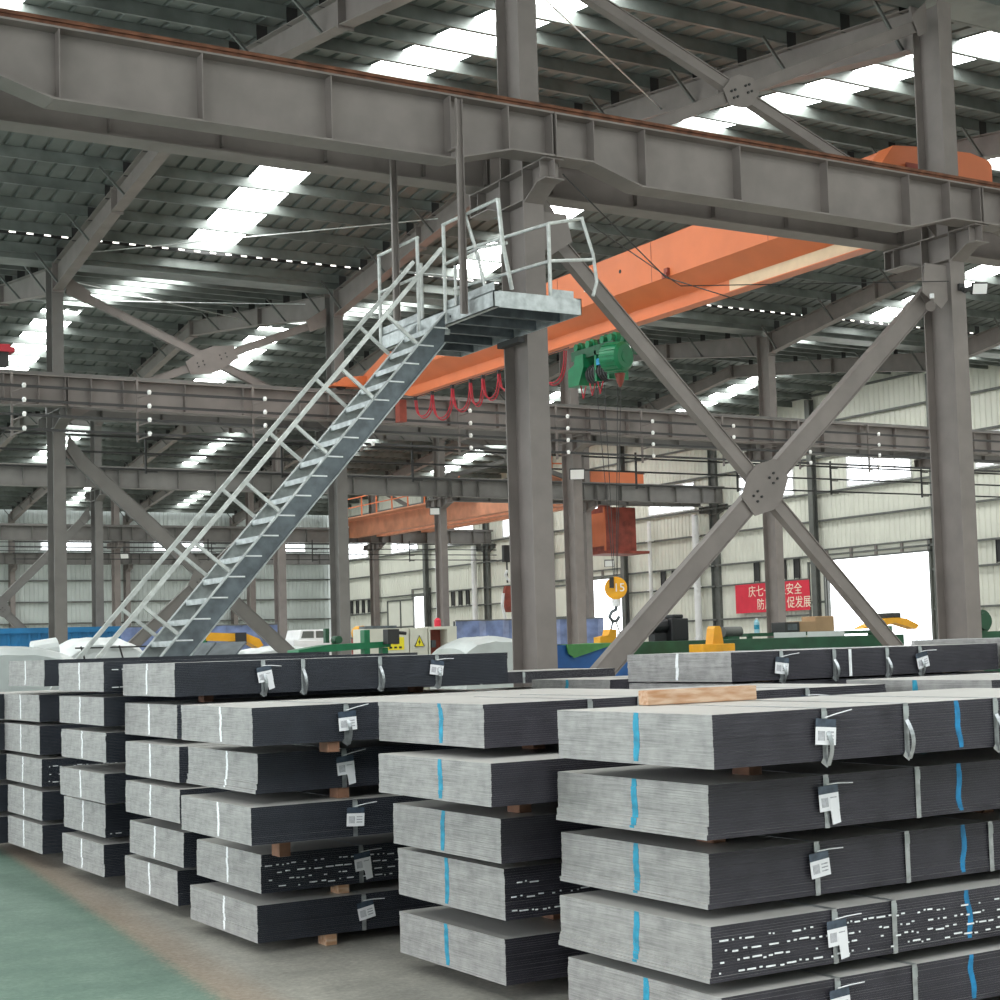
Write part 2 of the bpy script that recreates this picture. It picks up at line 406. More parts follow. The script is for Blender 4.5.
# ------------------------------------------------------------------ columns
def hcol(b, x, y, z0, z1, d, w, tf=0.02, tw=0.012):
    b.box(x-w/2, x+w/2, y-d/2, y-d/2+tf, z0, z1); b.box(x-w/2, x+w/2, y+d/2-tf, y+d/2, z0, z1)
    b.box(x-tw/2, x+tw/2, y-d/2+tf, y+d/2-tf, z0, z1)
def corbel(t, x, y, side, z, pm='paint', w=.14, rc=.88):
    """bracket on one side of the column carrying a girder at y+side*.88"""
    b = MB(); tf = .018; f = y+side*.302
    if side < 0: e, tip, dep, k = y-rc-.14, .26, .44, y-rc+.06
    else: e, tip, dep, k = y+1.12, .31, .42, y+.62
    b.box(x-w, x+w, *sorted((f, e)), z-tf, z)
    b.prism([(x-.006, f, z-tf), (x-.006, e, z-tf), (x-.006, e, z-tip), (x-.006, k, z-tip), (x-.006, f, z-dep)], (.012, 0, 0))
    b.bar((x, f, z-dep), (x, k, z-tip), w*2, tf); b.bar((x, k, z-tip), (x, e, z-tip), w*2, tf)
    b.build('corbel', pm, t)
    for yy, zz in ((y+side*rc, z-tip),) + (((e-side*.01, z-tip),) if side > 0 else ()):
        b = MB()
        for sd in (-1, 1): b.box(*sorted((x+sd*.007, x+sd*(w-.005))), yy-.007, yy+.007, zz, z-tf)
        b.build('stiffener', pm, t)
def column(k, i, label, pm='paint', corb=(-1, 1), zt=None):
    x, y = GX(k), VY[i]; z1 = 11.45; zc = zt or 7.86
    t = thing('steel_column', label, 'column', (x, y, 0))
    b = MB(); b.box(x-.28, x+.28, y-.42, y+.42, 0.001, .03); b.build('base_plate', pm, t)
    b = MB(); hcol(b, x, y, .03, zc, .60, .30); b.build('lower_shaft', pm, t)
    b = MB(); hcol(b, x, y, zc, z1, .56, .28); b.build('upper_shaft', pm, t)
    for s in corb: corbel(t, x, y, s, zc, pm=pm, rc=(.69 if s < 0 else .91) if i == 0 else .88)
    for zz in (zc-.018, zc-.42):
        b = MB()
        for sd in (-1, 1): b.box(*sorted((x+sd*.007, x+sd*.145)), y-.279, y+.279, zz, zz+.016)
        b.build('stiffener', pm, t)
    return t
col_labels = {
 (0,0): 'grey steel column carrying the stair platform', (1,0): 'grey steel column in front of the bright doorway',
 (-1,0): 'grey steel column at the near end of the front girder', (2,0): 'grey steel column past the bright doorway column',
 (0,1): 'grey steel column behind the small stack of packs and the blue cladding', (1,1): 'grey steel column behind the stair, above the green frame',
 (2,1): 'grey steel column between the platform column and the braces', (3,1): 'grey steel column in front of the red banner', (4,1): 'grey steel column nearly hidden behind the bright doorway column',
 (1,2): 'distant steel column beside the one rising from blue cladding', (2,2): 'distant steel column behind the middle of the stair', (3,2): 'distant steel column above the warning sign cabinets', (4,2): 'distant steel column just behind the one by the blue tarpaulin', (5,2): 'distant steel column against the end wall under the girder tip',
 (2,3): 'far steel column behind the stair handrails', (3,3): 'far steel column behind the yellow lifting arm', (4,3): 'far steel column near the wall corner, left of the cabinets', (5,3): 'far steel column against the end wall by the hanging tongs',
 (2,4): 'slim back wall column below the first wide window', (3,4): 'slim back wall column behind the handrails', (4,4): 'slim back wall column near the yellow arm'}
for (k, i), l in col_labels.items():
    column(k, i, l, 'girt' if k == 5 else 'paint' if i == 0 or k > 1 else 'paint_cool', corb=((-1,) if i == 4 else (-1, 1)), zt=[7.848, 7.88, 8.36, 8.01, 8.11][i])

# ------------------------------------------------------------------ crane girders
def fishbelly(k, y, label, z1=8.42, dep=.78, sh=.557, pm='paint', stif=True, xb=None, short=0.0):
    xa = GX(k)+.006; xb = (GX(k+1) if xb is None else xb)-.006
    t = thing('crane_girder', label, 'girder', ((xa+xb)/2, y, z1-sh))
    tf = .022; w = .18; x1, x2 = xa+.55, xa+1.30; x3, x4 = xb-1.45, xb-.62
    zs, zd = z1-sh, z1-dep
    if xb-xa < 5: x3 = x4 = xb
    b = MB(); b.box(xa, xb, y-w, y+w, z1-tf, z1)
    bot = [(xa, zs), (x1, zs), (x2, zd), (x3, zd), (x4, zs if x4 < xb else zd), (xb, zs if x4 < xb else zd)]
    b.prism([(xa, y-.006, z1-tf)]+[(px, y-.006, pz) for px, pz in bot]+[(xb, y-.006, z1-tf)], (0, .012, 0))
    for (pa, pb) in zip(bot[:-1], bot[1:]):
        if pb[0]-pa[0] > .001: b.bar((pa[0], y, pa[1]), (pb[0], y, pb[1]), w*2, tf)
    b.build('girder_beam', pm, t)
    if stif:
        def zb(x):
            for (pa, pb) in zip(bot[:-1], bot[1:]):
                if pa[0] <= x <= pb[0]+1e-6 and pb[0] > pa[0]: return pa[1]+(pb[1]-pa[1])*(x-pa[0])/(pb[0]-pa[0])
            return zs
        for f in ((.02, .58, 1.37, 2.93, 4.47, 6.02, 6.83, 7.46) if not short else (.02, 1.0, 2.4, 3.78, 5.16, 6.55, 7.46)):
            x = xa+f
            if x > xb-.02: continue
            b = MB()
            for sd in (-1, 1): b.box(x-.006, x+.006, *sorted((y+sd*.006, y+sd*(w-.01 if not short else .1))), zb(x)+.01+short, z1-tf)
            b.build('stiffener', pm, t)
    return t
def glabel(base, k): return base
g1 = {-2: 'stub', -1: 'deep grey crane girder entering the picture over the stair', 0: 'deep grey crane girder spanning between the two tall columns', 1: 'short visible end of the front crane girder past the tall column'}
for k in (-1, 0, 1): fishbelly(k, 17.0, g1[k])
g2 = {-1: 'second crane girder running directly behind the one over the stair', 0: 'second crane girder carrying the orange end truck', 1: 'second crane girder beyond the doorway column'}
for k in (-1, 0, 1): fishbelly(k, 18.60, g2[k], dep=.557, sh=.557, short=.07)
for y, l in ((17.0, 'rust-brown crane rail along the top of the nearest girder'), (18.60, 'rust-brown crane rail under the orange end truck')):
    b = MB(); b.box(GX(-1), GX(2), y-.05, y+.05, 8.421, 8.445); b.box(GX(-1), GX(2), y-.02, y+.02, 8.445, 8.52); b.box(GX(-1), GX(2), y-.04, y+.04, 8.52, 8.56)
    tag(b.build('crane_rail', 'rust'), l, 'rail')
def line_girders(y, z1, ks, names, pm, dep=.74, rail=True, railname=None):
    for k in ks:
        xb = XW-.2 if k == 4 else None
        fishbelly(k, y, names.pop(0), z1=z1, dep=dep, sh=.72 if dep > .7 else dep, pm=pm, xb=xb)
    if railname:
        b = MB(); b.box(GX(ks[0]), XW-.1, y-.045, y+.045, z1, z1+.10); tag(b.build('crane_rail', 'paint_cool'), railname, 'rail')
def names(what): return [what % s for s in ('before the first', 'from the first to the second', 'from the second to the third', 'from the third to the fourth', 'from the fourth to the fifth', 'from the fifth to the end wall')]
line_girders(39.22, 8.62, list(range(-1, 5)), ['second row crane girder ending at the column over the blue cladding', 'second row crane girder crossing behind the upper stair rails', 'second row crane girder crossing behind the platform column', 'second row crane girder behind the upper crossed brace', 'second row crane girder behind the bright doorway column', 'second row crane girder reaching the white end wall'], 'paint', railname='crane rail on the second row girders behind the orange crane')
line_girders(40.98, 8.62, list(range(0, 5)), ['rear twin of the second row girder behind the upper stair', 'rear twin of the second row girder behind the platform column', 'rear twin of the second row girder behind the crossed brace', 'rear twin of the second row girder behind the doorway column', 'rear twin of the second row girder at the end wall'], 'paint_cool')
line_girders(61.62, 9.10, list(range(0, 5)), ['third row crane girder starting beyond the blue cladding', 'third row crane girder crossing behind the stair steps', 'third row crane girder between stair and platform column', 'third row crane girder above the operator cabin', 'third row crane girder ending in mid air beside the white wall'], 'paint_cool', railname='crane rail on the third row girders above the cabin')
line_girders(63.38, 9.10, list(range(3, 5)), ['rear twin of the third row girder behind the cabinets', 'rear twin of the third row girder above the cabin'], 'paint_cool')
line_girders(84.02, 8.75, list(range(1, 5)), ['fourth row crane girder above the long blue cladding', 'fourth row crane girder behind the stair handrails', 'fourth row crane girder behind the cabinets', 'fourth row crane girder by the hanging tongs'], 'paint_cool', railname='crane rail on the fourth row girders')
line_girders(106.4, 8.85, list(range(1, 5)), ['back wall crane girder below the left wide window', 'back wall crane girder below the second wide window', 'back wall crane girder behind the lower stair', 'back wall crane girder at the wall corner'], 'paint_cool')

# ------------------------------------------------------------------ cross braces
def brace(name, y, a, b_, c, d, wA, wB, label, g=None, pm='paint', gus=.5):
    """members a-b and c-d in plane y (x,z pairs), gusset at crossing"""
    ax, az = a; bx, bz = b_; cx, cz = c; dx, dz = d
    den = (bx-ax)*(dz-cz)-(bz-az)*(dx-cx); tt = ((cx-ax)*(dz-cz)-(cz-az)*(dx-cx))/den
    gx, gz = ax+(bx-ax)*tt, az+(bz-az)*tt
    t = thing('cross_brace', label, 'brace', (gx, y, min(az, bz, cz, dz)))
    for (p, q, w) in ((a, b_, wA), (c, d, wB)):
        m = MB(); P = V((p[0], y, p[1])); Q = V((q[0], y, q[1])); u = (Q-P).normalized(); n = V((-u.z, 0, u.x))
        m.bar(P, Q, .10, w-.02, n)
        for s in (-1, 1): m.bar(P+n*s*(w/2-.008), Q+n*s*(w/2-.008), .14, .016, n)
        m.build('brace_member', pm, t)
    m = MB(); u = (V((b_[0]-a[0], 0, b_[1]-a[1]))).normalized(); w2 = (V((d[0]-c[0], 0, d[1]-c[1]))).normalized()
    ctr = V((gx, y-.085, gz)); n = V((-w2.z, 0, w2.x))
    hw = .17 if gus > .4 else .12
    pts = [ctr+w2*gus+n*hw, ctr+w2*gus*.25+n*hw*1.9, ctr-w2*gus*.25+n*hw*1.9, ctr-w2*gus+n*hw, ctr-w2*gus-n*hw, ctr-w2*gus*.25-n*hw*1.9, ctr+w2*gus*.25-n*hw*1.9, ctr+w2*gus-n*hw]
    m.prism([tuple(p) for p in pts], (0, .014, 0)); m.build('gusset_plate', pm, t)
    for s in (-1, 1):
        for f in (.25, .42):
            for o_ in (-.05, .05):
                m = MB(); p = ctr+w2*gus*1.4*f*s+n*o_; m.cyl(p, p+V((0, -.02, 0)), .018, 8); m.build('bolt', 'dark', t)
    for (p, q) in ((a, b_), (b_, a), (c, d), (d, c)):
        m = MB(); P = V((p[0], y-.085, p[1])); u = (V((q[0]-p[0], 0, q[1]-p[1]))).normalized(); n2 = V((-u.z, 0, u.x)); l = gus*.8
        lo_, hi_ = min(a[0], c[0], b_[0], d[0])-.04, max(a[0], c[0], b_[0], d[0])+.03; pp_ = [P-u*.22+n2*.27, P-u*.22-n2*.27, P+u*l-n2*.16, P+u*l+n2*.16]; pp_ = [(min(max(q_.x, lo_), hi_), q_.y, q_.z) for q_ in pp_]; m.prism(pp_, (0, .014, 0)); m.build('end_gusset', pm, t)
    return t
t = brace('b', 17.69, (10.96, 7.25), (17.95, .55), (17.95, 7.0), (10.96, .75), .20, .28, 'big crossed grey brace between the two tall columns', gus=.42)
m = MB(); m.prism([(17.58, 17.45, 7.33), (18.02, 17.45, 7.33), (18.02, 17.45, 6.80), (17.88, 17.45, 6.66), (17.50, 17.45, 6.88)], (0, .014, 0)); m.build('end_gusset', 'paint', t)
m = MB(); m.prism([(10.86, 17.45, 7.33), (11.22, 17.45, 7.33), (11.30, 17.45, 6.98), (10.98, 17.45, 6.78), (10.86, 17.45, 6.85)], (0, .014, 0)); m.build('end_gusset', 'paint', t)
brace('b', 17.69, (10.9, 10.78), (17.98, 8.12), (17.98, 11.15), (10.9, 7.95), .17, .17, 'crossed grey brace high above the nearest crane girder', gus=.30)
brace('b', 40.1, (11.0, 11.0), (17.9, 8.1), (17.9, 10.75), (11.0, 7.95), .20, .20, 'crossed brace with pointed gusset above the second row girder', gus=.7, pm='paint')
brace('b', 40.1, (10.96, 7.0), (17.92, .7), (17.92, 7.0), (10.96, .7), .36, .28, 'crossed dark brace behind the foot of the stair', pm='paint_cool')
brace('b', 62.5, (17.88, 7.4), (11.0, .5), (17.88, .5), (11.0, 7.4), .3, .3, 'distant crossed brace beyond the leftmost column', pm='paint_cool')
brace('b', 62.5, (33.5, 11.2), (40.38, 9.3), (40.38, 11.2), (33.5, 9.3), .2, .2, 'small crossed brace above the operator cabin', pm='paint_cool')
brace('b', 84.9, (41.0, 8.0), (47.7, 11.2), (47.7, 8.0), (41.0, 11.2), .2, .2, 'faint crossed brace high at the far end wall', pm='paint_cool')

# ------------------------------------------------------------------ conductor bars with insulators
def conductors(y, z, xs, brs, name):
    for j in range(4):
        b = MB(); zz = z-.34*j
        b.box(xs[0], xs[1], y-.02, y+.02, zz-.03, zz+.03)
        tag(b.build('conductor_bar', 'dark'), '%s conductor bar %s' % (['topmost', 'second from top', 'third from top', 'lowest'][j], name), 'conductor')
    for n, x in enumerate(brs):
        t = thing('insulator_bracket', 'white knobbed insulator bracket %s, %s' % (name, ordn(n)), 'bracket', (x, y, z-1.2))
        b = MB(); b.box(x-.025, x+.025, y+.16, y+.21, z-1.2, z+.345); b.box(x-.025, x+.025, y+.21, y+.318, z+.325, z+.345); b.build('upright', 'paint', t)
        for j in range(4):
            zz = z-.34*j
            b = MB(); b.bar((x, y+.18, zz-.12), (x+.22, y-.02, zz-.05), .03, .03); b.build('arm', 'paint', t)
            b = MB(); b.cyl((x+.22, y-.075, zz+.01), (x+.22, y-.075, zz+.06), .055, 10, .035); b.cyl((x+.22, y-.075, zz-.05), (x+.22, y-.075, zz+.01), .035, 10, .055)
            b.build('insulator', 'porcelain', t, smooth=False)
ORD = ['first', 'second', 'third', 'fourth', 'fifth', 'sixth', 'seventh', 'eighth', 'ninth', 'tenth', 'eleventh', 'twelfth']
def ordn(n): return ORD[n]+' one from the left'
conductors(38.72, 8.27, (6.0, XW-.2), [9.35, 12.35, 15.35, 18.35, 21.3, 24.45, 27.4, 30.4, 33.4, 36.3, 39.3], 'on the second row girder')
def bars_only(y, z, xs, name, n=3, step=.36, brs=()):
    for j in range(n):
        b = MB(); b.box(xs[0], xs[1], y-.02, y+.02, z-step*j-.025, z-step*j+.025)
        tag(b.build('conductor_bar', 'dark'), '%s dark bar %s' % (ORD[j], name), 'conductor')
    for q, x in enumerate(brs):
        b = MB(); b.box(x-.025, x+.025, y+.03, y+.08, z-step*(n-1)-.1, z+.2)
        for j in range(n): b.box(x-.03, x+.3, y+.02, y+.06, z-step*j-.06, z-step*j-.03)
        tag(b.build('bar_bracket', 'dark'), '%s dark bracket holding the bars %s' % (ORD[q], name), 'bracket')
bars_only(41.5, 7.55, (9, XW-.3), 'behind the second row girder', 3, .42, (13.4, 17.2, 21.2, 25.2, 29.0, 33.0, 37.0, 41.2))
bars_only(83.3, 7.9, (20, XW-.3), 'below the fourth row girder', 4, .30, (24.2, 30.2, 36.2, 42.2))
bars_only(105.8, 9.5, (22, XW-.3), 'across the back wall windows', 3, .28, (24.0, 30.7, 38.6, 43.0))

# ------------------------------------------------------------------ walls
def corr(b, ax, c, a0, a1, z0, z1, out):
    """corrugated sheet in plane ax=c from a0..a1"""
    p = .30; n = max(1, int(round((a1-a0)/p))); p = (a1-a0)/n; h = .035*out
    pr = []
    for i in range(n):
        s = a0+i*p; pr += [(s, 0), (s+p*.62, 0), (s+p*.72, h), (s+p*.9, h)]
    pr.append((a1, 0))
    for (s0, d0), (s1, d1) in zip(pr[:-1], pr[1:]):
        if ax == 'x': q = [(c+d0, s0, z0), (c+d1, s1, z0), (c+d1, s1, z1), (c+d0, s0, z1)]
        else: q = [(s0, c+d0, z0), (s1, c+d1, z0), (s1, c+d1, z1), (s0, c+d0, z1)]
        b.add(q, [(0,1,2,3)])
HW = 13.6
bays = [(17.69+7.4667*j, 17.69+7.4667*(j+1)) for j in range(12)]
bays = [(-12, 17.69-7.4667*2)]+[(17.69-7.4667*2, 17.69-7.4667), (17.69-7.4667, 17.69)]+bays
wn = 0; doors = {}; wins = []
b = MB(); wdefs = []; ddefs = []; sdefs = []
for j, (a, c) in enumerate(bays):
    w0, w1 = a+1.55, a+5.5
    idx = j-3
    door = {4: (a+.7, a+6.9, 5.2), 7: (a+.6, a+4.2, 5.3), 10: (a-.4+.5, a+2.3, 5.3), 0: (a+.7, a+6.6, 5.2)}.get(idx)
    ops = [(w0, w1, 8.3, 9.7)]
    if j < 2: ops = []
    if ops: wdefs.append(ops[0])
    if door: ops.append((door[0], door[1], 0, door[2])); ddefs.append(ops[-1])
    else:
        if j >= 4: sdefs.append((a, c))
    ys = sorted(set([a, c]+[o[0] for o in ops]+[o[1] for o in ops]))
    for y0, y1 in zip(ys[:-1], ys[1:]):
        zs = [0]; segs = []
        hol = sorted([(o[2], o[3]) for o in ops if o[0] <= y0+1e-6 and o[1] >= y1-1e-6])
        z = 0
        for h0, h1 in hol:
            if h0 > z: segs.append((z, h0))
            z = h1
        segs.append((z, HW))
        for z0, z1 in segs: corr(b, 'x', XW, y0, y1, z0, z1, 1)
wr = struct(b.build('wall_right', 'wall'))
b = MB()  # outer leaf so no light leaks along the roof edge
for z in (1.45, 2.85, 4.45, 5.45, 6.98, 8.22, 9.8, 11.3, 12.6):
    for (a, c) in bays:
        skip = [d for d in ddefs if d[0] < c-.1 and d[1] > a+.1 and d[3] > z+.05]
        if skip:
            d = skip[0]; rs = [(a, d[0]-.12), (d[1]+.12, c)]
        else: rs = [(a, c)]
        for r0, r1 in rs:
            if r1-r0 > .15 and c > 38:
                g = MB(); g.box(XW-.16, XW-.02, r0+.05, r1-.05, z-.04, z+.04); g.build('girt', 'girt', wr)
for n, (y0, y1, z0, z1) in enumerate(wdefs):
    if y1 < 38: 
        pass
    wn += 1; f = MB(); x = XW-.03
    f.box(x-.04, x+.04, y0, y0+.07, z0, z1); f.box(x-.04, x+.04, y1-.07, y1, z0, z1); f.box(x-.04, x+.04, y0+.07, y1-.07, z0, z0+.07); f.box(x-.04, x+.04, y0+.07, y1-.07, z1-.07, z1)
    o = struct(f.build('window_%d' % wn, 'white'))
    for m_ in (1, 2, 3):
        yy = y0+(y1-y0)*m_/4; g = MB(); g.box(x-.02, x+.02, yy-.02, yy+.02, z0+.07, z1-.07); g.build('glazing_bar', 'white', o)
    g = MB(); g.add([(x, y0, z0), (x, y1, z0), (x, y1, z1), (x, y0, z1)], [(0,1,2,3)]); g.build('pane', 'glass', o)
dn = 0
for (y0, y1, z0, z1) in ddefs:
    dn += 1; f = MB(); x = XW-.08
    f.box(x-.08, x+.06, y0-.12, y0, 0, z1+.5); f.box(x-.08, x+.06, y1, y1+.12, 0, z1+.5)
    f.box(x-.08, x+.06, y0-.12, y1+.12, z1, z1+.07); f.box(x-.08, x+.06, y0-.12, y1+.12, z1+.45, z1+.52)
    o = struct(f.build('door_%d' % dn, 'girt'))
    m_ = int((y1-y0)/1.25)
    for q in range(m_+1):
        yy = y0+(y1-y0)*q/m_; g = MB(); g.box(x-.07, x+.03, yy-.07, yy+.07, z1+.07, z1+.45); g.build('header_post', 'paint', o)
    g = MB(); g.box(x+.0, x+.03, y0, y1, z1+.07, z1+.45); g.build('header_panel', 'wall', o)
# sliding door leaves beside two openings
for (ya, yb, l, xx) in ((54.55, 55.6, 1, 0), (74.1, 77.2, 2, 0), (94.4, 98.2, 3, 0)):
    f = MB(); x = XW-.22; z1 = 5.2
    for yy in (ya, (ya+yb)/2, yb): f.box(x-.03, x+.03, yy-.05, yy+.05, .02, z1)
    for zz in (.05, 1.7, 3.4, z1-.05): f.box(x-.03, x+.03, ya, yb, zz-.05, zz+.05)
    dn += 1
    o = struct(f.build('door_%d' % dn, 'girt'))
    g = MB(); g.box(x+.03, x+.05, ya, yb, .02, z1); g.build('door_panel', 'wall', o)
# narrow vertical slots beside the doors
for (a, c) in sdefs:
    for q in range(4):
        yy = a+1.4+q*.95; wn += 1
        g = MB(); g.box(XW-.06, XW-.01, yy, yy+.32, 4.55, 5.42); g.box(XW-.09, XW-.06, yy-.04, yy, 4.5, 5.46); g.box(XW-.09, XW-.06, yy+.32, yy+.36, 4.5, 5.46)
        struct(g.build('window_%d' % wn, 'dark'))
# end wall posts
for n, y in enumerate([17.69+7.4667*j for j in range(3, 12)]):
    if abs(y-62.5) < .4 or abs(y-84.9) < .4 or abs(y-40.1) < .4: continue
    b = MB(); b.box(XW-.46, XW-.44, y-.15, y+.15, 0, HW-1.2); b.box(XW-.2, XW-.18, y-.15, y+.15, 0, HW-1.2); b.box(XW-.44, XW-.2, y-.006, y+.006, 0, HW-1.2)
    l = {47: 'dark wall post hidden beside the tall doorway column', 55: 'dark wall post between the banner and the bright doorway', 70: 'dark wall post behind the yellow hook block', 77: 'dark wall post behind the platform column', 92: 'dark wall post next to the far narrow doorway', 99: 'dark wall post at the far narrow slot windows'}.get(int(y), 'dark end wall post number %d' % n)
    tag(b.build('wall_post', 'girt'), l, 'post')
# back wall
b = MB(); wb = []
for k in range(-1, 5):
    xa, xc = GX(k), min(GX(k+1), XW); w0, w1 = xa+1.9, xa+5.5
    corr(b, 'y', VY[4]+.3, xa, xc, 0, 9.05, 1); corr(b, 'y', VY[4]+.3, xa, xc, 9.8, HW, 1)
    corr(b, 'y', VY[4]+.3, xa, w0, 9.05, 9.8, 1); corr(b, 'y', VY[4]+.3, w1, xc, 9.05, 9.8, 1)
    wb.append((w0, w1))
bw = struct(b.build('wall_back', 'wall_back'))
for z in (1.4, 2.8, 4.3, 5.7, 7.1, 8.45):
    g = MB(); g.box(GX(0), XW-.2, VY[4]+.12, VY[4]+.28, z-.05, z+.05); g.build('girt', 'girt', bw)
for (x0, x1) in wb:
    wn += 1; y = VY[4]+.25; g = MB()
    g.box(x0, x1, y-.03, y+.03, 9.05, 9.12); g.box(x0, x1, y-.03, y+.03, 9.73, 9.8); g.box(x0, x0+.07, y-.03, y+.03, 9.12, 9.73); g.box(x1-.07, x1, y-.03, y+.03, 9.12, 9.73)
    o = struct(g.build('window_%d' % wn, 'white')); g = MB(); g.add([(x0, y, 9.05), (x1, y, 9.05), (x1, y, 9.8), (x0, y, 9.8)], [(0,1,2,3)]); g.build('pane', 'glass', o)
# remaining enclosure (behind and left of the camera)
b = MB(); corr(b, 'y', -12, XL, XW, 0, HW, -1); struct(b.build('wall_front', 'wall_back'))
b = MB(); corr(b, 'x', XL, -12, -6, 0, HW, -1); corr(b, 'x', XL, -6, 39, 8.6, HW, -1); corr(b, 'x', XL, 39, 107.6, 0, HW, -1); struct(b.build('wall_left', 'wall_back'))  # unseen end wall; its wide opening is added to light left-facing sides
# drain pipes
for n, (y, l) in enumerate(((63.7, 'white vertical drain pipe beside the dark wall post and banner'), (86.0, 'white vertical drain pipe beside the hanging tongs'), (90.8, 'white vertical drain pipe beside the small far doorway'), (67.6, 'white vertical drain pipe behind the diagonal brace'))):
    b = MB(); b.cyl((XW-.34, y, 0), (XW-.34, y, 8.0), .17 if n < 2 else .10, 16); 
    for z in (2, 4.5, 7): b.box(XW-.5, XW-.18, y-.15, y+.15, z-.03, z+.03)
    tag(b.build('drain_pipe', 'white', smooth=False), l, 'pipe')

# ------------------------------------------------------------------ banner
t = thing('banner', 'red banner with cream Chinese lettering on the end wall', 'banner', (XW-.25, 58.2, 3.1))
b = MB(); b.box(XW-.26, XW-.24, 55.55, 60.85, 3.08, 4.42); b.build('cloth', 'banner', t)
R = (math.pi/2, 0, -math.pi/2)
text('lettering', '庆七一   保安全', .56, (XW-.275, 57.95, 4.03), R, 'banner_text', t)
text('lettering', '防风险   促发展', .56, (XW-.275, 57.35, 3.42), R, 'banner_text', t)

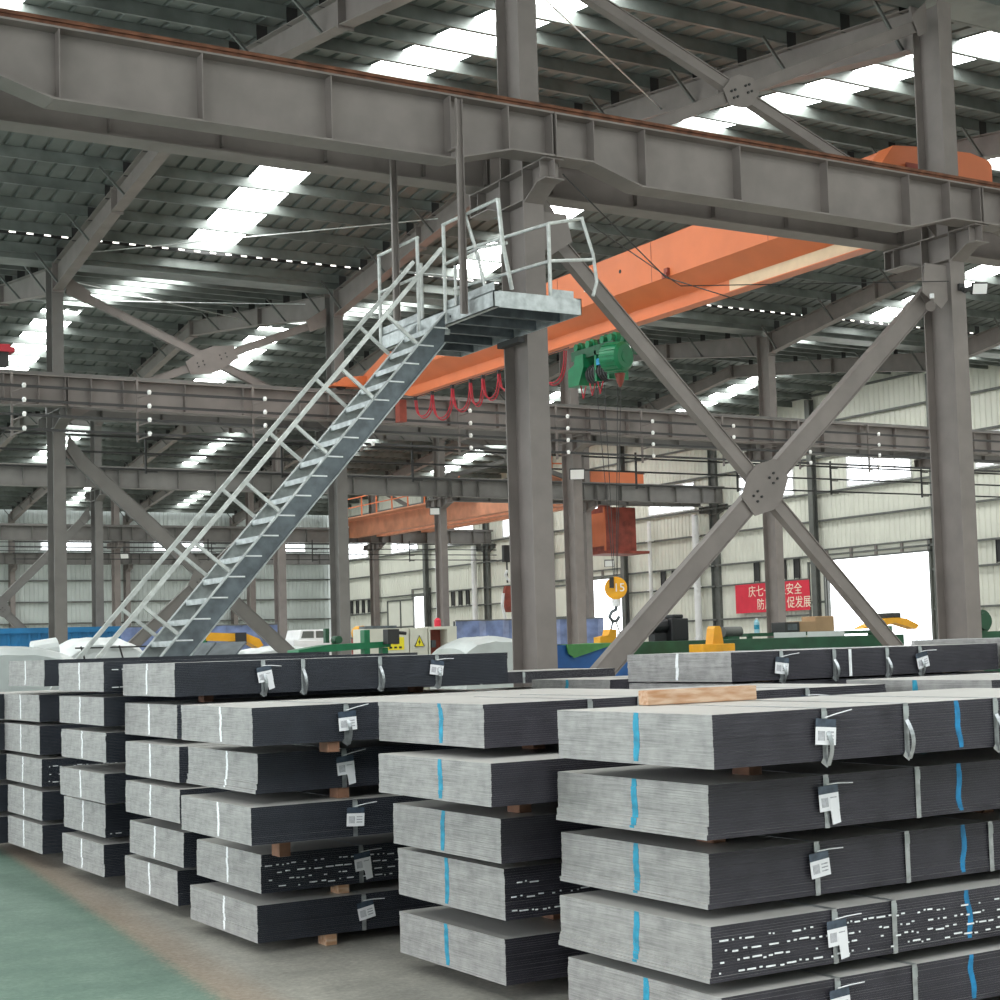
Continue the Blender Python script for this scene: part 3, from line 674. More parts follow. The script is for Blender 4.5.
# ------------------------------------------------------------------ sheet packs
LP = 2.62
def pack(X, Y, W, z0, z1, label, tags=(), straps=(), blues=(), endmark=None, dashes=0, side='side', L=LP, group=None, plain=False, rag=0.0, zprev=None, endfrac=.53, seed=0, loops=True):
    rnd = random.Random(seed*97+13)
    t = thing('steel_sheet_pack', label, 'sheet pack', (X+L/2, Y+W/2, z0), group)
    b = MB(); n = 3 if plain else 20; dz = (z1-z0)/n; ox = oy = 0; js = []
    steps = sorted(rnd.sample(range(1, n-1), 2)) if not plain else []
    for i in range(n):
        if plain: jx = jy = 0
        else:
            if i in steps: ox, oy = rnd.uniform(-.003, .004), rnd.uniform(-.002, .003)
            jx, jy = rnd.uniform(-.0012, .0012)+ox, rnd.uniform(-.001, .001)+oy
            if rag > .5 and i < 2: jx -= .016; jy -= .003
            elif rag > .5 and i < 5: jx -= .007
        js.append((jx, jy))
        # -z +z -y +y +x -x
        b.box(X+jx, X+L+jx, Y+jy, Y+W+jy, z0+dz*i, z0+dz*(i+1)-(.0004 if not plain and i < n-1 else 0), mis=[1, 2, 1, 1, 0, 0])
    b.build('sheets', ['end', side, 'top'], t)
    def stripe(b, axis, pos, w, amp, taper=0):
        for i, (jx, jy) in enumerate(js):
            f = i/n; o_ = amp*math.sin(seed*1.7+f*3.2)+amp*.5*math.sin(seed+f*9); ww = w*(1-.35*abs(2*f-1)**4)
            za, zb = z0+dz*i, z0+dz*(i+1)
            if f > .97 or f < .03: continue
            if axis == 'x': b.box(X+jx-.0012, X+jx-.0002, pos+o_-ww, pos+o_+ww, za, zb)
            else: b.box(pos+o_-ww, pos+o_+ww, Y+jy-.0012, Y+jy-.0002, za, zb)
    if dashes:
        b = MB(); 
        for r in range(dashes):
            zz = z0+(z1-z0)*(.72-.56*r/max(1, dashes-1) if dashes > 1 else .12); x = .02+rnd.random()*.05
            while x < L-.1:
                w = rnd.choice([.008, .01, .015, .02, .03, .045, .05])*1.0
                if rnd.random() < .75:
                    j = rnd.uniform(-.006, .006)
                    b.box(X+x, X+x+w, Y-.0075, Y-.0045, zz+j-.0035, zz+j+.0035)
                x += w+rnd.uniform(.008, .03)
        b.build('paint_dashes', 'white_mark', t, label='rows of small white paint dashes', kind='stuff')
    if endmark:
        b = MB(); stripe(b, 'x', Y+W*endfrac, .022 if endmark == 'blue' else .016, .006)
        b.build('end_stripe', 'blue_paint' if endmark == 'blue' else 'white_mark', t, label='%s paint stripe down the sheet ends' % endmark)
    for xs in blues:
        b = MB(); stripe(b, 'y', X+xs, .016, .009); b.build('side_stripe', 'blue_dim', t, label='blue spray stripe down the long side')
    def strap(x, loop):
        b = MB(); w = .014; e = .0055; t_ = .0012
        xx = X+x
        b.box(xx-w, xx+w, Y-e-t_, Y-e, z0-.002, z1+.002)
        b.box(xx-w, xx+w, Y-e-t_, Y+W+e, z1+.001, z1+.0025)
        b.box(xx-w, xx+w, Y+W+e, Y+W+e+t_, z0-.002, z1+.002)
        b.build('strap', 'strap', t)
        b = MB(); b.box(xx-w*1.1, xx+w*1.1, Y-e-.004, Y-e-.001, z1-.055, z1-.012); b.build('strap_seal', 'galv', t)
        if loop:
            b = MB(); pts = []
            for i in range(9):
                a = i/8; pts.append((xx+.010*math.sin(a*math.pi)+.010*a, Y-e-.004-.022*math.sin(a*math.pi), z1-.07-(z1-z0-.05)*a))
            pts.append((xx-.025, Y-.012, z0+.004))
            for p, q in zip(pts[:-1], pts[1:]): b.bar(p, q, .022, .0012, (0, -1, 0))
            b.build('loose_strap_end', 'strap', t)
    for i, x in enumerate(straps): strap(x, loops)
    for i, x in enumerate(tags):
        strap(x, loops)
        xx = X+x; y = Y-.018; zt = z1-.045; a = rnd.uniform(-.22, .22); ca, sa = math.cos(a), math.sin(a)
        def T(u, v): u *= 1.08; v *= 1.08; return (xx+u*ca-v*sa, y, zt+u*sa+v*ca)
        b = MB(); b.prism([T(-.052, .002), T(.05, .002), T(.05, -.034), T(-.052, -.034)], (0, -.001, 0)); b.build('plastic_sleeve', 'film', t)
        b = MB(); b.prism([T(-.052, -.03), T(.05, -.03), T(.05, -.098), T(-.052, -.098)], (0, -.002, 0))
        if i == 0 and seed % 2 == 0: b.prism([T(0, -.05), T(.045, -.05), T(.05, -.15), T(.008, -.155)], (0, -.0035, 0))
        tg = b.build('tag', 'tag', t, label='white paper tag with small print')
        b = MB(); 
        for q in range(6): b.prism([T(-.040+q*.006, -.045), T(-.037+q*.006, -.045), T(-.037+q*.006, -.082), T(-.040+q*.006, -.082)], (0, -.003, 0))
        for q in range(3): b.prism([T(.005, -.046-q*.014), T(.038, -.046-q*.014), T(.038, -.051-q*.014), T(.005, -.051-q*.014)], (0, -.003, 0))
        b.build('tag_print', 'print', tg)
        b = MB(); r2 = rnd.uniform(-.02, .03); b.tube([(xx-.01, y-.004, z1-.038), (xx+.05, y-.012, z1-.03+r2*.4), (xx+.125, y-.02, z1-.026+r2)], .0028, 6); b.build('cable_tie', 'tag', t, label='white cable tie')
    return t

def spacer(x, Y, W, za, zb, label, m='wood', out=.0):
    b = MB(); b.box(x-.035, x+.035, Y+out, Y+out+.12, za+.001, zb-.001)
    o = b.build('timber_spacer', m); tag(o, label, 'spacer', 'timber spacers under the sheet packs'); return o

S = {
'S1':[(3.967,5.213,1.165,1.246,1.463,[0.577],[1.039,1.586],[1.356]),(4.064,5.390,1.165,0.945,1.168,[0.629],[1.165],[1.431]),(4.165,5.532,1.165,0.638,0.867,[0.583],[1.12,1.656],[1.479]),(4.077,5.422,1.165,0.362,0.589,[0.661],[1.007],[1.465]),(4.087,5.385,1.165,0.102,0.308,[0.619],[1.068],[1.428])],
'S2':[(3.873,6.904,1.165,1.275,1.486,[2.034],[0.61,0.915],[]),(3.73,6.60,1.19,1.024,1.224,[],[],[]),(3.926,6.864,1.165,0.722,0.936,[],[],[]),(4.012,6.990,1.165,0.427,0.677,[],[],[]),(4.055,7.076,1.165,0.095,0.320,[],[],[])],
'S3':[(3.316,8.502,1.165,1.260,1.470,[0.559],[],[]),(3.454,8.788,1.165,0.975,1.200,[0.532],[],[]),(3.361,8.662,1.165,0.703,0.912,[0.63],[],[]),(3.651,9.267,1.12,0.342,0.571,[0.652],[],[]),(3.592,9.188,1.165,0.069,0.287,[0.686],[],[])],
'S4':[(3.662,10.803,1.165,1.494,1.724,[0.636,2.009],[0.937,1.541],[]),(3.685,10.838,1.165,1.208,1.438,[],[],[]),(3.587,10.519,1.165,0.934,1.170,[],[],[]),(3.560,10.44,1.165,0.676,0.896,[],[],[]),(3.632,10.588,1.165,0.368,0.598,[],[],[]),(3.662,10.803,1.165,0.090,0.323,[],[],[])],
'S5':[(3.560,12.109,1.240,1.523,1.745,[],[],[]),(3.560,12.109,1.224,1.271,1.482,[],[],[]),(3.560,12.068,1.216,1.000,1.220,[],[],[]),(3.560,12.109,1.224,0.696,0.916,[],[],[]),(3.685,12.535,1.165,0.400,0.650,[],[],[]),(3.659,12.489,1.165,0.109,0.353,[],[],[])],
'S6':[(3.620,14.031,1.240,1.553,1.777,[],[],[]),(3.620,14.196,1.240,1.250,1.480,[],[],[]),(3.620,14.196,1.240,0.970,1.216,[],[],[]),(3.620,14.141,1.240,0.703,0.935,[],[],[]),(3.620,14.141,1.198,0.417,0.660,[],[],[]),(3.620,14.141,1.198,0.136,0.379,[],[],[])],
}
SN = {'S1': 'the nearest stack', 'S2': 'the second-nearest stack', 'S3': 'the third-nearest stack', 'S4': 'the fourth-nearest stack', 'S5': 'the fifth-nearest stack', 'S6': 'the leftmost whole stack'}
LV = {5: ['topmost', 'second from top', 'middle', 'fourth from top', 'bottom'], 6: ['topmost', 'second from top', 'third from top', 'fourth from top', 'fifth from top', 'bottom']}
DASH = {('S1',3): 4, ('S2',3): 3, ('S3',3): 4, ('S5',0): 3, ('S5',4): 1, ('S6',3): 3}
sd = 0
for key, rows in S.items():
    n = len(rows)
    for i, (X, Y, W, z0, z1, tg, st, bl) in enumerate(rows):
        sd += 1
        em = 'blue' if key in ('S1', 'S2') else 'white'
        extra = 'blue end stripe' if em == 'blue' else 'white end stripe'
        if tg: extra += ', tagged'
        if (key, i) in DASH: extra += ', dashed side'
        pack(X, Y, W, z0, z1, 'grey sheet pack, %s of %s, %s' % (LV[n][i], SN[key], extra), tg, st, bl, em, DASH.get((key, i), 0),
             'side' if key in ('S1', 'S2') else 'side_blue', rag=1.0 if (key, i) in (('S1',1),('S3',1),('S1',3),('S1',2)) else 0.3, seed=sd, endfrac={'S1': [.46]*5, 'S2': [.385, .42, .51, .52, .53], 'S3': [.42, .42, .45, .50, .47]}.get(key, [.52]*6)[i], loops=(i == 0))
        zp = rows[i+1][4] if i+1 < n else 0.0
        for fx, nm in ((.47, 'front'), (2.15, 'rear')):
            spacer(X+fx+(.1*math.sin(sd*2.3)), Y+.0, W, zp, z0, '%s timber spacer under the %s pack of %s' % (nm, LV[n][i], SN[key]), 'wood' if (key, i) in (('S3',3),('S3',4)) else 'wood_shaded', out=(.012 if key == 'S3' and i != 2 else .42))
            Ymax = Y+W*.6
        b = None
# strip of the next stack at the picture edge
for i, (z0, z1) in enumerate(((1.25,1.48),(.97,1.21),(.70,.93),(.41,.65),(.12,.36))):
    pack(3.50, 15.45, 1.15, z0, z1, 'dark end of a sheet pack at the picture edge, %s of its stack' % ORD[i], endmark='white', side='side_blue', seed=60+i, plain=True)
    zp = [1.21,.93,.65,.36,0][i]
    spacer(4.0, 15.6, 1.15, zp, z0, 'front timber spacer, %s one in the picture edge stack' % ORD[i])
    spacer(5.8, 15.6, 1.15, zp, z0, 'rear timber spacer, %s one in the picture edge stack' % ORD[i])
# second row of stacks behind
def low_stack(X, Y, W, tops, nm, L=LP):
    """supporting packs under a visible one"""
    z = tops
    for i, (z0, z1) in enumerate(z):
        pack(X, Y, W, z0, z1, 'lower sheet pack, %s one under %s' % (ORD[i], nm), side='side', plain=True, L=L)
        zp = z[i+1][1] if i+1 < len(z) else 0.0
        for fx, w_ in ((.4, 'front'), (2.1, 'rear')): spacer(X+fx, Y+.15, W, zp, z0, '%s timber spacer, %s layer under %s' % (w_, ORD[i], nm), 'wood_shaded')
t = pack(6.43, 8.23, 1.165, 1.497, 1.684, 'long dark-sided pack with white end stripe in front of the green bed', (.405, 1.635), (.857, 1.33), (), 'white', L=2.40, seed=71, endfrac=.50)
b = MB(); b.box(6.43+.985, 6.43+1.01, 8.23-.006, 8.23-.004, 1.50, 1.68); b.build('side_mark', 'white_mark', t, label='white paint band down the side')
for fx, w_ in ((.35, 'front'), (1.95, 'rear')): spacer(6.43+fx, 8.3, 1.0, 1.486, 1.496, w_+' thin timber spacer below the long dark-sided pack')
low_stack(6.45, 8.25, 1.165, [(1.24,1.485),(.90,1.13),(.60,.83),(.30,.53),(.08,.23)], 'the long dark-sided pack', L=2.4)
pack(8.95, 8.05, 1.165, 1.50, 1.72, 'dark-sided pack at the picture edge behind the long pack', (), (.06,), (), None, L=2.4, seed=72)
low_stack(8.95, 8.05, 1.165, [(1.20,1.43),(.90,1.13),(.60,.83),(.30,.53),(.08,.23)], 'the edge pack beyond the long one', L=2.4)
for fx, w_ in ((.35, 'front'), (1.95, 'rear')): spacer(8.95+fx, 8.1, 1.0, 1.43, 1.50, w_+' thin timber spacer below the edge pack')
pack(6.72, 6.32, 1.165, 1.27, 1.50, 'grey pack end with blue stripe behind the nearest stack', (), (), (), 'blue', L=2.5, seed=73, endfrac=.5)
low_stack(6.83, 6.34, 1.165, [(.97,1.20),(.67,.90),(.37,.60),(.10,.30)], 'the blue striped pack behind the nearest stack', L=2.5)
for fx, w_ in ((.35, 'front'), (1.95, 'rear')): spacer(6.72+fx, 6.4, 1.0, 1.20, 1.27, w_+' thin timber spacer below the blue striped rear pack')
pack(6.98, 10.45, 1.165, 1.29, 1.49, 'flat-seen pack with blue end stripe in front of the platform column', (), (.5,), (), 'blue', L=2.5, seed=74)
low_stack(7.0, 10.45, 1.165, [(.97,1.20),(.67,.90),(.37,.60),(.10,.30)], 'the flat-seen pack before the platform column', L=2.5)
for fx, w_ in ((.35, 'front'), (1.95, 'rear')): spacer(6.98+fx, 10.5, 1.0, 1.20, 1.29, w_+' thin timber spacer below the flat-seen pack')
pack(7.0, 14.3, 1.165, 1.40, 1.515, 'strapped dark-sided pack lying at the foot of the platform column', (), (1.0, 1.5), (), 'blue', L=2.62, seed=75, loops=False)
low_stack(7.0, 14.3, 1.165, [(1.10,1.33),(.78,1.02),(.42,.66),(.10,.34)], 'the strapped pack by the platform column')
for fx, w_ in ((.35, 'front'), (1.95, 'rear')): spacer(7.0+fx, 14.35, 1.0, 1.33, 1.40, w_+' thin timber spacer below the strapped pack')
b = MB(); b.box(4.41, 5.06, 6.285, 6.365, 1.4655, 1.535); 
o = b.build('timber_block', 'wood', bevel=.004); o.rotation_euler = (0, 0, 0); tag(o, 'pale timber block lying on top of the nearest stack', 'timber')

# ------------------------------------------------------------------ stair
SL = 1.133
def zs(x): return 5.753+(x-9.171)*SL
t = thing('steel_stair', 'long straight galvanized steel stair climbing to the platform', 'stair', (6.6, 17.5, 0))
xt, xb_ = 9.235, 9.171-5.753/SL
for (y, nm) in ((17.15, 'near'), (17.90, 'far')):
    b = MB(); w = .33; sg = 1 if nm == 'near' else -1
    pts = [(xb_+.0, y, 0.0), (xt, y, zs(xt)), (xt+.0, y, zs(xt)-.20), (xt-.02+.0, y, zs(xt)-.385), (xb_+w, y, 0.0)]
    b.prism([(p[0], p[1]-.004, p[2]) for p in pts], (0, .008, 0))
    d = V((1, 0, SL)).normalized()
    for off in (0, -.36):
        p = V((xb_+(.015 if off == 0 else .31), y-.03*sg*0, .02)); q = V((xt-.01, y, zs(xt)-.012+off))
        if off: p = V((xb_+w, y, 0.01)); q = V((xt-.015, y, zs(xt)-.385+.01))
        b.bar(p, q, .075, .012, (-SL, 0, 1), 1)
    b.build('stringer', ['galv_dull' if nm == 'near' else 'galv', 'galv'], t)  # far stringer's lit look is put in by the brighter zinc
for i in range(-9, 16):
    z = 5.636-.2301*i-.2301*0; x = 9.072-.2031*i
    z = 5.636-.2301*(i); 
    if i < 0 or z < .1: continue
for i in range(0, 25):
    z = 5.636-.2301*i; x = 9.072-.2031*i
    if z < .12: break
    b = MB(); b.box(x-.03, x+.24, 17.158, 17.892, z-.012, z-.004); b.box(x-.03, x-.022, 17.158, 17.892, z-.065, z-.012); b.box(x+.232, x+.24, 17.158, 17.892, z-.05, z-.012)
    for e in (17.165, 17.885): b.box(x-.02, x+.23, e-.006, e+.006, z-.075, z-.012)
    b.build('tread', 'galv', t)
    b = MB(); b.box(x-.015, x+.20, 17.137, 17.1455, z-.012, z+.004)
    if z > .3: b.build('weld_mark', 'weld', t)
def zr(x): return 6.66+(x-9.26)*1.14
for (y, nm) in ((17.15, 'near'), (17.90, 'far')):
    b = MB(); b.bar((4.35, y, zr(4.35)), (9.215, y, zr(9.215)), .045, .045, (-1, 0, 1)); b.build('handrail', 'tube', t, label='%s side galvanized handrail' % nm)
    for i in range(7):
        x = 8.45-.597*i; z = zr(x)
        b = MB(); b.bar((x, y, z), (x+.395, y, z-.315), .036, .036, (0, 1, 0)); b.build('handrail_post', 'tube', t)
    b = MB(); b.bar((4.35, y, zr(4.35)), (4.35+.16, y, .005), .036, .036, (0, 1, 0)); b.build('handrail_post', 'tube', t)

# ------------------------------------------------------------------ platform
t = thing('access_platform', 'galvanized steel access platform with bent railings beside the column', 'platform', (9.86, 17.5, 5.67))
px0, px1, py0, py1, pz0, pz1 = 9.26, 10.46, 16.0, 18.98, 5.675, 5.868
b = MB()
b.box(px0, px0+.012, py0, py1, pz0, pz1); b.box(px0, px0+.07, py0, py1, pz1-.012, pz1); b.box(px0, px0+.07, py0, py1, pz0, pz0+.01)
b.box(px1-.012, px1, py0, py1, pz0, pz1); b.box(px1-.07, px1, py0, py1, pz1-.012, pz1); b.box(px0, px1, py0, py0+.012, pz0, pz1); b.box(px0, px1, py1-.012, py1, pz0, pz1)
b.build('edge_frame', 'galv', t)
b = MB(); b.box(px0+.012, px1-.012, py0+.012, py1-.012, pz1-.022, pz1-.013); b.build('deck_plate', 'galv_dull', t)
for y in (16.5, 17.05, 17.6, 18.15, 18.65):
    b = MB(); b.box(px0+.012, px1-.012, y-.03, y+.03, pz0+.005, pz1-.023); b.build('joist', 'galv_dull', t)
for (ya, yb) in ((16.02, 17.15), (17.93, 18.97)):
    b = MB(); b.box(px0+.02, px0+.026, ya, yb, pz1, pz1+.105); b.build('toe_board', 'galv', t)
b = MB(); b.box(10.05, 10.36, py0+.01, py0+.016, pz1, pz1+.085); b.build('toe_board', 'galv', t)
b = MB(); b.cyl((px0-.004, 17.05, 5.76), (px0-.001, 17.05, 5.76), .016, 10); b.build('bolt_hole', 'black', t)
def rail(pts, r=.021, name='guard_rail'):
    b = MB(); b.tube(pts, r, 8); b.build(name, 'tube', t)
rail([(px0, 17.17, 5.70), (px0, 17.17, 6.92)], .024, 'guard_post')
rail([(px0, 17.19, 6.91), (px0, 15.86, 6.89)])
rail([(px0, 15.84, 6.90), (9.36, 15.93, 6.4), (9.52, 16.02, 5.90)], .026, 'guard_post')
rail([(px0, 16.62, 6.90), (9.33, 16.5, 6.45), (9.42, 16.42, 5.88)], .021, 'guard_post')
rail([(px0, 17.17, 6.42), (px0+.02, 16.35, 6.44), (9.44, 15.97, 6.43)])
rail([(px0+.0, 16.9, 5.86), (px0+.0, 16.9, 6.35)], .02, 'guard_post')
for y in (17.87, 18.96): rail([(px0, y, 5.70), (px0, y, 6.92)], .024, 'guard_post')
rail([(px0, 17.85, 6.91), (px0, 18.98, 6.93)]); rail([(px0, 17.87, 6.42), (px0, 18.96, 6.44)])
rail([(px0+.35, 18.45, 5.86), (px0+.35, 18.45, 6.75)], .024, 'guard_post')
rail([(9.50, 18.97, 5.86), (9.50, 18.97, 6.75), (10.2, 18.97, 6.75)], .02)
rail([(9.78, 17.54, 6.75), (10.06, 16.02, 6.74), (10.52, 16.0, 6.85)])
rail([(9.62, 17.6, 6.24), (10.05, 16.02, 6.29), (10.64, 16.0, 6.36)])
rail([(10.05, 16.03, 5.86), (10.05, 16.03, 6.74)], .024, 'guard_post')
rail([(10.50, 16.0, 6.86), (10.65, 16.0, 6.42), (10.69, 16.0, 6.10), (10.63, 16.0, 5.92)])
b = MB(); b.box(10.42, 10.52, 17.43, 17.95, pz0-.07, pz0-.002); b.build('column_bracket', 'dark', t)
# hangers from the two girders
for (x, y, z0_, z1_, l) in ((9.19, 16.60, 5.70, 8.28, 'grey channel hanger from the front girder to the platform edge'), (9.19, 18.36, 5.95, 8.33, 'grey channel hanger from the second girder to the far platform')):
    b = MB(); b.box(x-.042, x+.042, y-.004, y+.004, z0_, z1_); b.box(x-.042, x-.034, y-.045, y-.004, z0_, z1_); b.box(x+.034, x+.042, y-.045, y-.004, z0_, z1_)
    if y < 17: b.box(x-.03, x+.03, y+.004, 16.825, 7.70, 7.72)
    tag(b.build('platform_hanger', 'paint'), l, 'hanger')

# ------------------------------------------------------------------ orange bridge crane
t = thing('bridge_crane', 'bright orange overhead bridge crane spanning the second bay', 'bridge crane', (18.9, 29, 8.2))
xc = 19.15; b = MB()
def sect(y, zb=8.36, dz=0):
    return [(xc-.10, y, zb), (xc+.10, y, zb), (xc+.10, y, zb+.23), (xc+.53, y, 8.9), (xc+.53, y, 9.70), (xc-.53, y, 9.70), (xc-.53, y, 8.9), (xc-.10, y, zb+.23)]
ys_ = [19.1, 37.4]; vs = sect(ys_[0])+sect(ys_[1])+[(p[0], 39.3, max(p[2], 8.81) if p[2] < 9 else 9.15) for p in sect(0)]
fs = [tuple(range(8))]
for s in range(2):
    for k in range(8): fs.append((s*8+k, s*8+(k+1) % 8, (s+1)*8+(k+1) % 8, (s+1)*8+k))
fs.append(tuple(16+k for k in range(8)))
b.add(vs, fs); b.box(xc-.14, xc+.14, 19.1, 37.3, 8.342, 8.36); b.box(xc-.535, xc+.535, 19.1, 37.4, 9.70, 9.712)
b.build('bridge_girder', 'orange', t)
for n_, (y, zt, zb) in enumerate(((18.60, 9.52, 8.66), (39.22, 9.12, 8.80))):
    b = MB(); pts = [(17.62, zb+.35 if n_ == 0 else zb), (18.0, zt-.06), (18.6, zt), (19.7, zt+.05 if n_ == 0 else zt), (20.1, zt-.02), (20.18, zt-.1), (20.18, zb), (17.62, zb)]
    b.prism([(p[0], y-.17, p[1]) for p in pts], (0, .34, 0)); b.build('end_truck', 'orange', t)
    for x in (17.95, 19.85):
        b = MB(); zr_ = 8.566 if n_ == 0 else 8.726; b.cyl((x, y-.06, zr_+.15), (x, y+.06, zr_+.15), .15, 18); b.build('wheel', 'dark', t)
b = MB(); b.box(18.2, 18.95, 18.36, 18.39, 9.02, 9.2); b.build('truck_recess', 'redbrown', t)
b = MB(); b.box(18.605, 18.615, 28.0, 28.35, 9.2, 9.52); pl = b.build('number_plate', 'sign_yellow' if False else 'cream', t, label='pale plate numbered 20')
text('lettering', '20', .26, (18.6, 28.17, 9.36), (math.pi/2, 0, -math.pi/2), 'black', pl)
b = MB(); b.box(18.56, 18.62, 25.3, 25.42, 8.92, 9.06); b.box(18.52, 18.56, 25.28, 25.44, 8.86, 8.96); b.build('side_lamp', 'redbrown', t)
b = MB(); b.box(18.55, 18.75, 37.0, 37.25, 7.62, 8.19); b.build('buffer_post', 'redbrown', t)
for y in (22.3, 25.9, 29.4, 33.0):
    b = MB(); b.box(xc-.534, xc-.531, y, y+.012, 8.9, 9.7); b.build('weld_seam', 'redbrown', t)
b = MB(); b.box(xc-.104, xc-.1005, 19.12, 24.0, 8.365, 8.585); b.build('flange_plate', 'flange_cream', t, label='pale end of the lower flange')  # paler cream strip over the end of the lower flange
b = MB(); b.cyl((18.612, 27.0, 9.35), (18.62, 27.0, 9.35), .04, 10); b.cyl((18.612, 22.6, 9.45), (18.62, 22.6, 9.45), .04, 10); b.build('access_hole', 'black', t)
# festoon
t = thing('festoon_cable', 'red festoon cable hanging in loops under the orange bridge', 'cable', (18.55, 32, 7.5))
b = MB(); b.tube([(18.6, 29.0, 8.13), (18.6, 36.4, 8.13)], .012, 6); b.build('carrier_wire', 'dark', t)
lo = [36.2, 35.3, 34.25, 33.35, 32.75, 32.0, 31.35, 30.9, 30.5, 30.1]
dep_ = [.50, .68, .62, .60, .55, .45, .35, .3, .35]
for (ya, yb, dd) in list(zip(lo[:-1], lo[1:], dep_))+[(30.1, 29.15, .62)]:
    for o_ in (0, .05):
        b = MB(); pts = []
        for i in range(13):
            a = i/12; pts.append((18.58+o_, ya+(yb-ya)*(a-.10*math.sin(a*2*math.pi)), 8.09-(dd+o_)*(1-(2*a-1)**4 if False else math.sin(a*math.pi)**.75)))
        b.tube(pts, .016, 6); b.build('cable_loop', 'red_cable', t)
    b = MB(); b.box(18.56, 18.64, ya-.03, ya+.03, 8.05, 8.14); b.build('cable_carrier', 'dark', t)
# hoist
xc = 18.95
t = thing('electric_hoist', 'green electric hoist trolley with round motor under the orange bridge', 'hoist', (18.8, 28, 7.1))
for y in (28.75, 28.3, 27.75, 27.45):
    for s in (-1, 1):
        b = MB(); b.cyl((xc+s*.14, y, 8.08), (xc+s*.24, y, 8.08), .12, 18); b.cyl((xc+s*.24, y, 8.08), (xc+s*.34, y, 8.08), .08, 16); b.build('trolley_wheel', 'green', t)
b = MB(); b.box(xc-.36, xc-.30, 27.3, 28.9, 7.80, 8.0); b.box(xc+.30, xc+.36, 27.3, 28.9, 7.8, 8.0)
b.box(xc-.3, xc+.3, 27.35, 27.42, 7.75, 7.9); b.box(xc-.3, xc+.3, 28.6, 28.67, 7.75, 7.9); b.build('trolley_frame', 'dgreen', t)
b = MB(); b.prism([(xc-.42, 28.95, 7.25), (xc-.42, 28.95, 7.62), (xc-.42, 28.72, 7.70), (xc-.42, 28.66, 7.88), (xc-.42, 28.35, 7.88), (xc-.42, 28.35, 7.60), (xc-.42, 28.55, 7.25)], (.55, 0, 0)); b.build('gear_housing', 'green', t)
b = MB(); b.cyl((xc-.15, 28.4, 7.45), (xc-.15, 27.5, 7.45), .20, 22)
for k in range(9): b.cyl((xc-.15, 28.35-.09*k, 7.45), (xc-.15, 28.31-.09*k, 7.45), .215, 22)
b.build('rope_drum', 'dark', t)
b = MB(); b.box(xc-.36, xc-.06, 27.95, 28.02, 7.25, 7.9); b.box(xc-.38, xc+.1, 27.45, 27.52, 7.22, 7.88); b.build('side_plate', 'green', t)
b = MB(); b.cyl((xc-.45, 27.35, 7.62), (xc-.35, 26.95, 7.60), .30, 26)
ax_ = (V((.1, -.4, -.02))).normalized()
p0 = V((xc-.35, 26.95, 7.60)); b.cyl(p0, p0+ax_*.05, .30, 26, .24); b.cyl(p0+ax_*.05, p0+ax_*.06, .12, 16)
for k in range(16):
    a = 2*math.pi*k/16; u_ = ax_.orthogonal().normalized(); w_ = ax_.cross(u_)
    r_ = (u_*math.cos(a)+w_*math.sin(a)); q = V((xc-.45, 27.35, 7.62))
    b.bar(q+r_*.305, q+ax_*.4+r_*.305, .02, .02, tuple(r_))
b.build('motor', 'green', t)
b = MB(); b.box(xc-.45, xc-.30, 27.66, 27.82, 7.55, 7.68); b.build('junction_box', 'blue_dim', t)
b = MB(); b.cyl((xc-.25, 27.25, 7.30), (xc-.25, 27.25, 7.12), .11, 14, .07); b.cyl((xc-.25, 27.25, 7.12), (xc-.25, 27.25, 7.02), .07, 14, .02); b.build('limit_weight', 'redbrown', t)
for (y, q) in ((28.55, .4), (28.2, .3), (27.9, .35)):
    b = MB(); b.tube([(xc-.3, y+.1, 7.25), (xc-.3, y+.02, 7.05-q*.2), (xc-.3, y-.1, 7.22)], .014, 6); b.build('control_cable', 'red_cable', t)
for k, (dx_, y) in enumerate(((-.28, 28.1), (-.28, 27.8), (-.05, 27.62), (-.05, 27.5))):
    b = MB(); b.tube([(xc+dx_, y, 7.3), (18.62+.05*(k-1.5), 27.54+.03*(k-1.5), 3.17)], .008, 5); b.build('wire_rope', 'dark', t)
t = thing('hook_block', 'yellow hook block with white number hanging from the green hoist', 'hook block', (18.62, 27.54, 2.2))
ax_ = V((.55, .83, 0)).normalized(); c0 = V((18.62, 27.54, 2.92))
b = MB(); b.cyl(c0-ax_*.09, c0+ax_*.09, .23, 30); b.cyl(c0-ax_*.10, c0-ax_*.09, .20, 30); b.build('sheave_housing', 'yellow', t)
b = MB(); b.bar(c0-ax_*.1+V((-.1, .0, 0))+V((0,0,.0)), c0-ax_*.1+V((-.1, 0, .22)), .1, .02, (0, 1, 0)); b.build('rope_slot', 'dark', t)
text('lettering', '15', .24, tuple(c0-ax_*.108+V((.06, -.03, 0))), (math.pi/2, 0, math.atan2(ax_.y, ax_.x)-math.pi/2), 'white', t, .004)
b = MB(); b.cyl((18.62, 27.54, 2.72), (18.62, 27.54, 2.55), .09, 14); b.build('swivel', 'white', t)
b = MB(); b.tube([(18.62, 27.54, 2.56), (18.60, 27.54, 2.48), (18.50, 27.54, 2.44), (18.44, 27.54, 2.34), (18.52, 27.54, 2.24), (18.62, 27.54, 2.26), (18.68, 27.54, 2.34)], .035, 10); b.build('hook', 'galv_dull', t, smooth=True)
for s in (-.13, .13):
    b = MB(); b.tube([(18.56+s*.2, 27.54, 2.28), (18.56+s, 27.54, 1.98)], .02, 8); b.box(18.5+s, 18.62+s, 27.50, 27.58, 1.72, 2.0); b.build('sling_clamp', 'white' if s > 0 else 'galv_dull', t)
